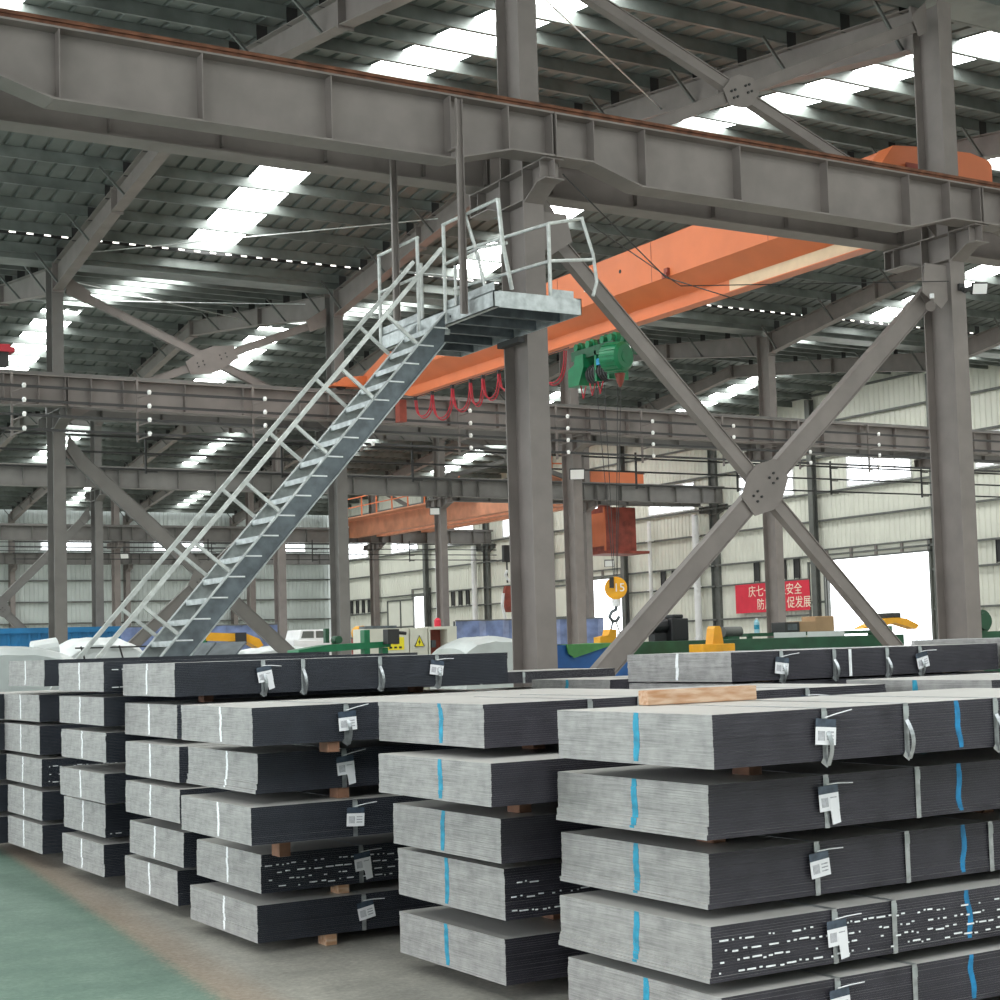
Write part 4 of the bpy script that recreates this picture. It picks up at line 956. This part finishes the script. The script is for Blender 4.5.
b = MB(); b.tube([(18.43, 27.54, 1.75), (18.46, 27.54, 1.3), (18.48, 27.54, .9)], .018, 6); b.tube([(18.69, 27.54, 1.75), (18.66, 27.54, 1.3), (18.66, 27.54, .9)], .018, 6); b.build('sling_chain', 'galv_dull', t)

t = thing('red_hoist', 'small red hoist end at the left picture edge above the second row girder', 'hoist', (8.2, 36, 8.9))
b = MB(); b.box(6.9, 8.70, 35.9, 36.3, 8.53, 8.64); b.box(8.2, 8.62, 35.95, 36.25, 8.64, 8.70); b.cyl((7.6, 35.85, 8.7), (7.6, 36.3, 8.7), .16, 16); b.build('hoist_frame', 'red_cable', t)
b = MB(); b.box(7.3, 8.58, 35.95, 36.25, 8.22, 8.53); b.build('hoist_body', 'dark', t)
b = MB(); b.box(7.2, 7.6, 36.0, 36.2, 8.64, 12.0); b.build('hanger_bracket', 'dark', t)

# ------------------------------------------------------------------ faded cranes farther back
t = thing('bridge_crane', 'faded orange bridge crane with railed walkway beyond the third row', 'bridge crane', (38.9, 73, 8.2))
b = MB(); b.box(38.65, 39.15, 63.64, 83.8, 8.25, 9.25); b.build('bridge_girder', 'orange_old', t)
b = MB(); b.box(40.35, 40.8, 63.64, 83.8, 8.35, 9.25); b.build('bridge_girder', 'orange_old', t)
b = MB(); b.box(37.75, 38.6, 69, 83.7, 9.15, 9.22); b.build('walkway', 'orange_old', t)
for z in (9.75, 10.25):
    b = MB(); b.bar((37.78, 69, z), (37.78, 84, z), .05, .05); b.build('walkway_rail', 'orange', t)
for k in range(9):
    b = MB(); y = 69.1+k*1.85; b.box(37.75, 37.81, y, y+.06, 9.2, 10.27); b.build('walkway_post', 'orange', t)
for y, z in ((63.38, 9.25), (84.02, 8.95)):
    b = MB(); b.box(37.7, 40.85, y-.2, y+.2, z, z+.42); b.build('end_truck', 'orange_old', t)
for k in range(5):
    b = MB(); b.box(38.2+.6*k, 38.25+.6*k, 63.2, 63.25, 9.6, 10.6); b.build('railing_post', 'orange', t)
b = MB(); b.bar((38.2, 63.22, 10.6), (40.7, 63.22, 10.6), .06, .06); b.bar((38.2, 63.22, 10.2), (40.7, 63.22, 10.2), .06, .06); b.build('railing', 'orange', t)
b = MB(); b.box(39.2, 40.3, 66.5, 68.0, 8.9, 9.9); b.build('trolley', 'dark', t)
t = thing('bridge_crane', 'short seen orange crane end above the operator cabin', 'bridge crane', (43, 64, 8.6))
b = MB(); b.box(41.5, 44.5, 63.16, 63.6, 9.3, 9.98); b.build('end_truck', 'orange', t)
b = MB(); b.box(43.2, 43.7, 63.7, 83.8, 8.62, 9.7); b.build('bridge_girder', 'orange_old', t)
b = MB(); b.box(43.0, 44.75, 64.3, 65.8, 6.25, 8.35); b.box(43.3, 43.5, 64.6, 65.4, 8.35, 8.6)
b.build('operator_cabin', 'redbrown', t, label='red-brown box cabin')
b = MB(); b.box(42.7, 45.3, 64.0, 66.0, 6.12, 6.25); b.build('cabin_ledge', 'redbrown', t)
b = MB(); b.box(42.97, 43.0, 64.45, 65.6, 6.5, 8.1); b.build('cabin_side', 'orange', t)
for y in (64.32, 65.7): 
    b = MB(); b.box(42.92, 42.99, y-.05, y+.05, 6.25, 8.35); b.build('cabin_post', 'orange', t)
# hanging tongs
t = thing('lifting_tongs', 'red and white scissor tongs hanging on a chain before the end wall', 'tongs', (39.2, 67.2, 3.1))
b = MB(); b.cyl((39.75, 67.2, 8.88), (39.4, 67.2, 6.6), .03, 6); b.cyl((39.2, 67.2, 5.9), (39.2, 67.2, 4.9), .04, 6); b.build('chain', 'dark', t)
b = MB(); b.box(39.0, 39.4, 67.1, 67.3, 5.9, 6.7); b.build('hook_block', 'dark', t)
b = MB(); b.tube([(39.2, 67.2, 5.5), (39.1, 67.2, 5.3), (39.2, 67.2, 5.1), (39.3, 67.2, 4.95)], .07, 8); b.build('hook', 'white', t)
b = MB(); b.prism([(38.95, 67.1, 4.3), (39.45, 67.1, 4.3), (39.35, 67.1, 4.75), (39.05, 67.1, 4.75)], (0, .2, 0)); b.box(39.02, 39.38, 67.12, 67.28, 3.5, 4.3); b.build('tong_head', 'redbrown', t)
for s in (-1, 1):
    b = MB(); b.bar((39.2+s*.28, 67.15, 4.4), (39.2+s*.36, 67.15, 3.8), .12, .1); b.bar((39.2+s*.36, 67.15, 3.8), (39.2+s*.18, 67.15, 3.15), .12, .1); b.build('tong_arm', 'white', t)

# ------------------------------------------------------------------ machines and goods behind the packs
t = thing('roller_line', 'long dark green machine bed behind the dark-sided packs', 'machine', (17.3, 22.3, 0))
b = MB(); b.box(14.3, 21.2, 22.0, 22.12, 1.50, 1.80); b.box(14.3, 21.2, 23.0, 23.12, 1.50, 1.80); b.box(14.3, 21.2, 22.12, 23.0, 1.55, 1.62); b.build('bed', 'dgreen', t, bevel=.01)
for x in (14.5, 16.0, 17.5, 19.0, 20.9):
    for y in (22.02, 23.0):
        b = MB(); b.box(x, x+.14, y, y+.1, 0, 1.5); b.build('leg', 'dgreen', t)
for k in range(14):
    b = MB(); x = 14.6+k*.48; b.cyl((x, 22.13, 1.70), (x, 22.99, 1.70), .06, 12); b.build('roller', 'dark', t)
t = thing('machine_drive', 'black motor and gearbox on the green machine bed', 'motor', (17.5, 23.3, 0))
b = MB(); b.box(16.6, 17.4, 23.3, 23.9, 0, 1.80); b.build('pedestal', 'dgreen', t)
b = MB(); b.box(16.95, 17.32, 23.35, 23.8, 1.80, 2.20); b.box(17.02, 17.25, 23.4, 23.7, 2.20, 2.27); b.build('gearbox', 'black', t, bevel=.02)
b = MB(); b.cyl((16.62, 23.55, 2.06), (16.95, 23.55, 2.08), .13, 18); b.cyl((16.55, 23.55, 2.06), (16.62, 23.55, 2.06), .09, 18); b.box(16.65, 16.9, 23.45, 23.65, 1.80, 1.95); b.build('motor_body', 'black', t)
t = thing('yellow_stop', 'yellow upright stop with broad foot behind the dark-sided pack', 'machine', (16.1, 21.3, 0))
b = MB(); b.box(15.93, 16.58, 21.1, 21.5, 0, 1.73); b.build('foot', 'yellow', t, bevel=.015)
b = MB(); b.prism([(16.20, 21.2, 1.73), (16.42, 21.2, 1.73), (16.38, 21.2, 1.98), (16.35, 21.2, 2.02), (16.27, 21.2, 2.02), (16.24, 21.2, 1.98)], (0, .2, 0)); b.build('upright', 'yellow', t)
t = thing('drum_motor', 'dark cylindrical motor beside the yellow stop', 'motor', (17.5, 22.5, 1.80))
b = MB(); b.cyl((17.42, 22.5, 1.93), (17.80, 22.5, 1.93), .09, 20); b.build('motor_body', 'girt', t)
b = MB(); b.box(17.45, 17.7, 22.4, 22.6, 1.801, 1.85); b.build('motor_foot', 'dgreen', t)
t = thing('work_table', 'green work table with plastic film hanging before the doorway', 'table', (20, 23.6, 0))
b = MB(); b.box(18.6, 21.75, 23.3, 24.3, 1.84, 1.90); b.build('table_top', 'dgreen', t)
for x in (18.65, 20.1, 21.6):
    for y in (23.32, 24.2): 
        b = MB(); b.box(x, x+.08, y, y+.08, 0, 1.84); b.build('leg', 'dgreen', t)
for (xa, xb) in ((19.2, 19.95), (20.0, 20.9)):
    b = MB(); b.box(xa, xb, 23.27, 23.29, 1.76, 1.90); b.build('film', 'wrap_white', t, label='white plastic film')
for n, (xa, xb, ya, zb, zt, m_, l) in enumerate(((19.65, 20.0, 23.5, 1.9, 2.09, 'dark', 'small dark framed case on the green work table'), (20.05, 20.45, 23.55, 1.9, 2.10, 'card', 'brown cardboard box beside the dark framed case'), (20.48, 20.95, 23.6, 1.9, 2.19, 'card', 'taller brown cardboard box on the green work table'))):
    b = MB(); b.box(xa, xb, ya, ya+.4, zb+.001, zt)
    o = b.build('cardboard_box' if n else 'framed_case', m_, bevel=.01); tag(o, l, 'box')
    g = MB(); 
    if n: g.box(xa+.03, xb-.03, ya+.18, ya+.22, zt, zt+.003); g.build('tape', 'wood', o)
    else: g.box(xa+.06, xb-.06, ya-.006, ya-.001, zb+.04, zt-.04); g.build('case_face', 'galv_dull', o)
t = thing('water_bottle', 'clear blue water bottle on the table before the banner column', 'bottle', (18.90, 23.4, 1.901))
b = MB(); b.cyl((18.90, 23.4, 1.902), (18.90, 23.4, 2.10), .05, 16); b.cyl((18.90, 23.4, 2.10), (18.90, 23.4, 2.15), .05, 16, .02); b.build('bottle_body', 'bottle', t)
b = MB(); b.cyl((18.90, 23.4, 2.15), (18.90, 23.4, 2.175), .02, 12); b.build('cap', 'white', t)
b = MB(); b.cyl((18.90, 23.4, 1.97), (18.90, 23.4, 2.05), .0515, 16); b.build('label_band', 'blue_paint', t)
t = thing('yellow_manipulator', 'yellow machine arm on a green post before the bright doorway', 'machine', (22.6, 24.4, 0))
b = MB(); b.box(22.85, 23.1, 24.3, 24.55, 0, 1.98); b.build('post', 'green', t)
b = MB(); b.prism([(22.25, 24.3, 1.93), (22.75, 24.3, 1.95), (23.2, 24.3, 2.04), (23.75, 24.3, 1.90), (23.85, 24.3, 1.98), (23.5, 24.3, 2.12), (23.15, 24.3, 2.16), (22.6, 24.3, 2.05)], (0, .25, 0)); b.build('arm', 'yellow', t)
b = MB(); b.box(23.0, 23.35, 24.3, 24.6, 2.14, 2.24); b.build('arm_head', 'dark', t)
t = thing('round_motor', 'dark green round motor at the picture edge beyond the doorway column', 'motor', (21.3, 20.4, 0))
b = MB(); b.box(20.95, 21.7, 20.1, 20.7, 0, 1.80); b.build('pedestal', 'dgreen', t)
b = MB(); b.cyl((21.35, 20.2, 1.98), (21.35, 20.7, 1.98), .20, 24); b.cyl((21.35, 20.14, 1.98), (21.35, 20.2, 1.98), .15, 24); b.build('motor_body', 'dgreen', t)
# tarpaulin skip
t = thing('tarpaulin_bin', 'bin draped in blue tarpaulin with green cover inside by the column', 'bin', (12.4, 19.4, 0))
b = MB(); vs = [(11.86, 19.0, 0), (12.98, 19.0, 0), (12.98, 20.0, 0), (11.86, 20.0, 0), (11.80, 18.95, 1.78), (13.0, 18.95, 1.78), (13.02, 20.05, 1.76), (11.82, 20.05, 1.78)]
b.add(vs, [(0,1,5,4), (1,2,6,5), (2,3,7,6), (3,0,4,7), (0,3,2,1)]); b.build('tarpaulin', 'tarp_blue', t)
b = MB(); b.add([(11.88, 19.0, 1.79), (12.25, 19.02, 1.72), (12.96, 19.0, 1.79), (12.96, 19.9, 1.80), (12.3, 19.9, 1.78), (11.88, 19.9, 1.80)], [(0,1,4,5), (1,2,3,4)]); b.prism([(11.94, 18.90, 1.785), (12.80, 18.90, 1.785), (12.45, 18.90, 1.70), (12.06, 18.90, 1.60), (11.97, 18.90, 1.66)], (0, .03, 0)); b.build('cover', 'tarp_green', t)
t = thing('yellow_clamp', 'small yellow L-shaped clamp block beside the hook sling', 'clamp', (15.5, 23.2, 0))
b = MB(); b.box(15.3, 15.66, 23.14, 23.5, 0, 1.78); b.build('pedestal', 'dgreen', t)
b = MB(); b.prism([(15.3, 23.16, 1.78), (15.62, 23.15, 1.78), (15.64, 23.15, 2.03), (15.50, 23.15, 2.03), (15.47, 23.15, 1.93), (15.3, 23.16, 1.90)], (0, .2, 0)); b.build('clamp_body', 'yellow', t)
t = thing('rubber_hose', 'thick black hose bending over behind the diagonal brace', 'hose', (15.9, 23.3, 0))
b = MB(); b.tube([(15.82, 23.3, 0), (15.82, 23.3, 1.75), (15.88, 23.3, 1.95), (16.0, 23.3, 2.03), (16.18, 23.3, 1.98), (16.24, 23.3, 1.7), (16.24, 23.3, 0)], .07, 10); b.build('hose', 'dark', t)
# cabinets
for n, (xa, xb, sign, l) in enumerate(((14.1, 15.13, 1, 'cream electrical cabinet with yellow warning sticker'), (15.15, 15.56, 2, 'cream electrical cabinet with yellow warning triangle'))):
    t = thing('electrical_cabinet', l, 'cabinet', ((xa+xb)/2, 30.25, 0))
    b = MB(); b.box(xa, xb, 30.0, 30.5, 0, 2.24); b.build('body', 'cream', t, bevel=.008)
    b = MB(); b.box(xa+.03, xb-.03, 29.985, 29.999, .1, 2.18); b.build('door', 'cream', t)
    if n == 0:
        b = MB(); b.box(14.62, 15.0, 29.97, 29.984, 1.80, 2.06); s_ = b.build('warning_sticker', 'sign_yellow', t)
        b = MB(); b.tube([(14.76, 29.965, 1.92), (14.86, 29.965, 1.92), (14.81, 29.965, 2.0)], .008, 5, closed=True); b.build('triangle', 'redbrown', s_)
        for q in range(3): 
            b = MB(); b.box(14.66+q*.11, 14.72+q*.11, 29.962, 29.97, 1.83, 1.87); b.build('lettering', 'black', s_)
    else:
        b = MB(); b.prism([(15.24, 29.97, 1.86), (15.46, 29.97, 1.86), (15.35, 29.97, 2.08)], (0, .01, 0)); s_ = b.build('warning_triangle', 'sign_yellow', t)
        b = MB(); b.tube([(15.24, 29.968, 1.86), (15.46, 29.968, 1.86), (15.35, 29.968, 2.08)], .010, 5, closed=True); b.build('triangle_border', 'black', s_)
        b = MB(); b.prism([(15.36, 29.965, 2.02), (15.32, 29.965, 1.94), (15.35, 29.965, 1.94), (15.335, 29.965, 1.88), (15.38, 29.965, 1.96), (15.35, 29.965, 1.96)], (0, .004, 0)); b.build('bolt_symbol', 'black', s_)
t = thing('open_cabinet', 'cream cabinet standing open with dark red interior', 'cabinet', (15.9, 30.25, 0))
b = MB(); b.box(15.58, 16.22, 30.35, 30.5, 0, 2.26); b.box(15.58, 15.62, 30.0, 30.35, 0, 2.26); b.box(16.02, 16.24, 30.0, 30.35, 0, 2.26); b.box(15.62, 16.02, 30.0, 30.35, 2.2, 2.26); b.box(15.62, 16.02, 30.0, 30.35, 0, .3); b.build('body', 'cream', t)
b = MB(); b.box(15.625, 16.015, 30.31, 30.345, .3, 2.2); b.build('interior_panel', 'redbrown', t)
b = MB(); b.box(15.75, 15.85, 30.2, 30.3, 1.83, 1.98); b.build('switchgear', 'galv_dull', t)
t = thing('beacon', 'small red beacon on top of the open cabinet', 'beacon', (15.9, 30.2, 2.262))
b = MB(); b.cyl((15.9, 30.2, 2.262), (15.9, 30.2, 2.40), .07, 14); b.cyl((15.9, 30.2, 2.40), (15.9, 30.2, 2.44), .07, 14, .03); b.build('dome', 'banner', t)
b = MB(); b.box(14.2, 14.9, 30.1, 30.4, 2.245, 2.30); tag(b.build('metal_tray', 'galv_dull'), 'flat metal tray lying on the first cream cabinet', 'tray')
# green uncoiler frame
t = thing('uncoiler_frame', 'bright green low machine frame left of the cream cabinets', 'machine', (12, 26.3, 0))
b = MB(); b.prism([(11.0, 26.0, 1.76), (11.5, 26.0, 1.79), (12.75, 26.0, 1.85), (12.75, 26.0, 1.95), (11.6, 26.0, 1.92), (11.0, 26.0, 1.84)], (0, .5, 0)); b.build('beam', 'green', t)
for x, z in ((11.2, 1.75), (12.25, 2.16), (12.6, 1.84)):
    b = MB(); b.box(x, x+.11, 26.02, 26.2, 0, z); b.build('post', 'green', t, bevel=.01)
b = MB(); b.box(12.6, 12.82, 25.8, 26.0, 1.9, 2.16); b.cyl((12.82, 25.9, 2.1), (13.0, 25.9, 2.08), .03, 8); b.build('control_valve', 'dark', t)
b = MB(); b.box(11.55, 11.62, 26.1, 26.2, 1.95, 2.2); b.cyl((11.8, 26.1, 2.0), (11.8, 26.3, 2.0), .07, 12); b.build('bracket', 'dgreen', t)
# truck
t = thing('truck', 'small white truck cab parked before the back wall', 'truck', (26.1, 60.5, 0))
b = MB(); b.box(25.0, 27.2, 59.6, 61.6, .9, 2.35); b.prism([(25.3, 59.8, 2.35), (26.7, 59.8, 2.35), (26.6, 59.8, 2.75), (25.42, 59.8, 2.75)], (0, 1.4, 0)); b.build('cab', 'white', t, bevel=.04)
b = MB(); b.prism([(25.42, 59.78, 2.42), (25.95, 59.78, 2.42), (25.95, 59.78, 2.69), (25.5, 59.78, 2.69)], (0, .02, 0)); b.prism([(26.05, 59.78, 2.42), (26.58, 59.78, 2.42), (26.52, 59.78, 2.69), (26.05, 59.78, 2.69)], (0, .02, 0)); b.build('windscreen', 'girt', t)
for x in (25.3, 26.9):
    b = MB(); b.cyl((x-.1, 60.2, .45), (x+.15, 60.2, .45), .45, 20); b.build('wheel', 'black', t)
b = MB(); b.box(25.1, 27.1, 59.7, 61.5, .5, .9); b.build('chassis', 'dark', t)
t = thing('orange_lifter', 'small orange lifter beside the white truck', 'machine', (27.6, 58, 0))
b = MB(); b.box(27.2, 28.5, 58.2, 59.0, 0, 2.35); b.build('base', 'redbrown', t)
b = MB(); b.cyl((27.3, 58.1, 2.55), (27.3, 58.6, 2.55), .28, 16); b.box(27.6, 28.5, 58.3, 58.6, 2.35, 2.6); b.build('lifting_head', 'yellow', t)
# covered coils
def covered(X, Y, w, d, z, label, m, cat='covered goods', sag=.10, n=12):
    t = thing('covered_coil', label, cat, (X+w/2, Y+d/2, 0)); b = MB(); rnd = random.Random(int(X*31+Y*7))
    N_ = n; vs = []; fs = []
    for i in range(N_+1):
        for j in range(7):
            u, v = i/N_, j/6
            hh = z-.22*abs(2*u-1)**3-.12*abs(2*v-1)**3+rnd.uniform(-.012, .012)
            vs.append((X+w*u, Y+d*v, hh))
    for i in range(N_):
        for j in range(6): a = i*7+j; fs.append((a, a+7, a+8, a+1))
    b.add(vs, fs)
    rim = [i*7 for i in range(N_+1)]+[N_*7+j for j in range(1, 7)]+[i*7+6 for i in range(N_-1, -1, -1)]+[j for j in range(5, 0, -1)]
    base = [(vs[r][0]+(vs[r][0]-X-w/2)*.04, vs[r][1]+(vs[r][1]-Y-d/2)*.04, 0.0) for r in rim]
    k0 = len(vs); b2 = len(b.v); b.v += base
    for q in range(len(rim)):
        r1, r2 = rim[q], rim[(q+1) % len(rim)]
        b.f.append((r1, r2, b2+(q+1) % len(rim), b2+q)); b.m.append(0)
    b.build('wrapping', m, t, smooth=False)
    return t
t = covered(3.6, 19.4, 1.95, 1.0, 1.97, 'coil under pale plastic wrap left of the leftmost column', 'wrap')
t = covered(5.72, 21.2, 1.15, 1.3, 2.08, 'coil under white wrap with dark cords behind the stair foot', 'wrap_white')
for xx in (6.0, 6.5):
    b = MB(); b.bar((xx-.08, 21.12, 1.95), (xx+.1, 21.10, 1.3), .02, .02); b.build('cord', 'dark', t)
b = MB(); b.bar((5.85, 21.13, 1.93), (6.8, 21.13, 1.93), .02, .02); b.build('cord', 'dark', t)
t = thing('plastic_roll', 'crumpled white plastic roll beside the leftmost column', 'roll', (5.35, 20.6, 0))
b = MB(); b.cyl((5.2, 20.7, 1.9), (5.5, 20.7, 1.94), .13, 14); b.build('roll', 'wrap_white', t); b = MB(); b.box(5.22, 5.48, 20.6, 20.8, 0, 1.8); b.build('stand', 'galv_dull', t)
covered(15.35, 28.0, 1.6, 1.5, 2.02, 'domed coil under pale wrap right of the cream cabinets', 'wrap')
covered(15.6, 40.6, 2.5, 1.6, 2.02, 'low covered load in front of the white truck', 'wrap_white')
covered(17.2, 30.6, .9, 1.5, 2.0, 'pale wrapped load seen beside the platform column', 'wrap_white')
covered(10.2, 31.2, 2.3, 1.6, 1.93, 'grey covered goods under the yellow arm', 'wrap')
# yellow arm
t = thing('yellow_loader_arm', 'yellow machine arm reaching out behind the lower stair', 'machine', (11, 30.5, 0))
b = MB(); b.prism([(10.7, 30.3, 2.10), (11.75, 30.3, 2.05), (11.98, 30.3, 1.92), (12.08, 30.3, 1.97), (12.0, 30.3, 2.10), (11.75, 30.3, 2.20), (10.7, 30.3, 2.26)], (0, .35, 0)); b.build('arm', 'yellow', t)
b = MB(); b.box(11.5, 11.72, 30.27, 30.68, 2.0, 2.23); b.build('joint', 'dark', t)
b = MB(); b.box(10.72, 10.95, 30.35, 30.6, 0, 2.10); b.build('column', 'dgreen', t)
t = thing('green_post', 'short bright green post just behind the stair stringer', 'post', (10.15, 28.5, 0))
b = MB(); b.box(10.02, 10.22, 28.4, 28.6, 0, 2.24); b.build('post', 'green', t)
t = thing('grey_tray_rack', 'dark tilted trays stacked behind the stair foot', 'rack', (6.3, 18.9, 0))
b = MB(); b.box(6.0, 7.2, 18.6, 19.3, 0, 1.66); b.build('rack_body', 'dark', t)
for k in range(3):
    b = MB(); x = 6.05+.38*k; b.bar((x, 18.7, 1.70), (x+.28, 18.9, 1.93), .5, .02); b.build('tray', 'galv_dull', t)
# blue cladding and curtains
b = MB(); corr(b, 'y', 50.0, 8.0, 15.25, 0, 2.78, -1); b.box(8.0, 15.25, 49.9, 50.1, 2.66, 2.82); 
for x in (8, 11, 15.1): b.box(x, x+.1, 50.02, 50.12, 0, 2.7)
tag(b.build('blue_partition', 'blue_sheet'), 'low bright blue corrugated partition at the left', 'partition')
def curtain(y, xa, xb, z, label):
    t = thing('welding_curtain', label, 'curtain', ((xa+xb)/2, y, 0)); n = int((xb-xa)/.35); b = MB(); vs = []
    for i in range(n+1):
        x = xa+(xb-xa)*i/n; o_ = .08*math.sin(i*1.9); vs += [(x, y+o_, .05), (x, y+o_, z)]
    b.add(vs, [(2*i, 2*i+2, 2*i+3, 2*i+1) for i in range(n)]); b.build('curtain', 'blue_curtain', t)
    b = MB(); b.bar((xa, y, z+.02), (xb, y, z+.02), .06, .05)
    k = int((xb-xa)/2.4)
    for i in range(k+1):
        x = xa+(xb-xa)*i/k; b.box(x-.03, x+.03, y+.1, y+.16, 0, z)
    b.build('curtain_frame', 'girt', t)
curtain(60.0, 15.6, 24.5, 2.98, 'blue welding curtain behind the lower half of the stair')
curtain(59.0, 31.9, 39.2, 2.95, 'blue welding curtain beside the platform column')
# lights and cameras
def floodlight(p, label, s=.18, rot=.5):
    x, y, z = p; t = thing('floodlight', label, 'floodlight', (x, y, z))
    b = MB(); q = V((-math.sin(rot), -math.cos(rot), -.45)).normalized(); c = V(p)
    b.bar(c, c-q*.06, s*2.0, s*1.5, (0, 0, 1)); b.build('housing', 'dark', t)
    b = MB(); b.bar(c+q*.004, c+q*.012, s*1.8, s*1.3, (0, 0, 1)); b.build('glass', 'porcelain', t)
    return t
t = floodlight((18.50, 17.25, 6.98), 'small floodlight on an arm at the doorway column', .12)
b = MB(); b.bar((18.30, 17.36, 6.98), (18.50, 17.3, 6.98), .04, .04); b.build('arm', 'dark', t)
b = MB(); b.cyl((18.22, 17.34, 6.97), (18.22, 17.27, 6.92), .035, 12); b.box(18.17, 18.27, 17.34, 17.385, 6.95, 7.05); b.build('sensor', 'dark', t)
t = thing('brace_lamp', 'small lamp fixed where the near brace meets the doorway column', 'lamp', (17.55, 17.4, 6.0))
b = MB(); b.cyl((17.60, 17.37, 6.70), (17.52, 17.32, 6.64), .05, 14, .08); b.build('shade', 'paint', t); b = MB(); b.cyl((17.62, 17.38, 6.78), (17.62, 17.38, 6.85), .035, 10); b.build('bulb', 'white', t)
for (X_, Y_, z, l) in ((25.55, 39.6, 6.75, 'floodlight on the second row column left of the cabin'), (32.6, 61.9, 7.75, 'pale floodlight on the distant column above the cabinets'), (26.0, 84.4, 7.25, 'tiny floodlight on the far column behind the handrails'), (25.4, 61.8, 7.3, 'small floodlight on the distant column behind the stair'), (41.4, 61.7, 5.5, 'floodlight on the distant column beside the cabin')):
    floodlight((X_, Y_, z), l, .22)
# thin stay wires near the column
b = MB(); b.tube([(10.9, 17.0, 7.7), (14.2, 19.4, 7.2), (16.9, 21.0, 7.4)], .010, 5); tag(b.build('stay_wire', 'dark'), 'thin dark wire crossing in front of the orange bridge', 'wire')
b = MB(); b.tube([(11.1, 16.7, 7.0), (13.8, 18.5, 6.85), (17.9, 17.3, 7.05)], .008, 5); tag(b.build('stay_wire', 'dark'), 'thin lower wire running to the doorway column gusset', 'wire')

# ------------------------------------------------------------------ light
w = bpy.data.worlds.new('overcast'); bpy.context.scene.world = w; w.use_nodes = True
w.node_tree.nodes['Background'].inputs[0].default_value = (0.93, 0.97, 1.0, 1); w.node_tree.nodes['Background'].inputs[1].default_value = 3.0

# ------------------------------------------------------------------ camera
cd = bpy.data.cameras.new('camera'); cam = bpy.data.objects.new('camera', cd); C.objects.link(cam); bpy.context.scene.camera = cam
r_ = V((0.8504968637058555, -0.5250892098703824, -0.030600759863126784)); u_ = V((-0.009098233432721217, -0.07285654431296967, 0.9973009305616714)); f_ = V((0.5259014232486037, 0.8479229007571795, 0.06674164664303128))
m = Matrix((( r_.x, u_.x, -f_.x, 0), (r_.y, u_.y, -f_.y, 0), (r_.z, u_.z, -f_.z, 1.75), (0, 0, 0, 1)))
cam.matrix_world = m
cd.sensor_width = 36; cd.lens = 1628.82*36/1000; cd.shift_x = (500-550.19)/1000; cd.shift_y = (538.66-500)/1000; cd.clip_end = 500
vs_ = bpy.context.scene.view_settings; vs_.view_transform = 'Standard'; vs_.look = 'None'; vs_.gamma = 1; vs_.use_curve_mapping = False; vs_.exposure = 0.45
cyc = bpy.context.scene.cycles; cyc.max_bounces = 8; cyc.diffuse_bounces = 5; cyc.use_denoising = True
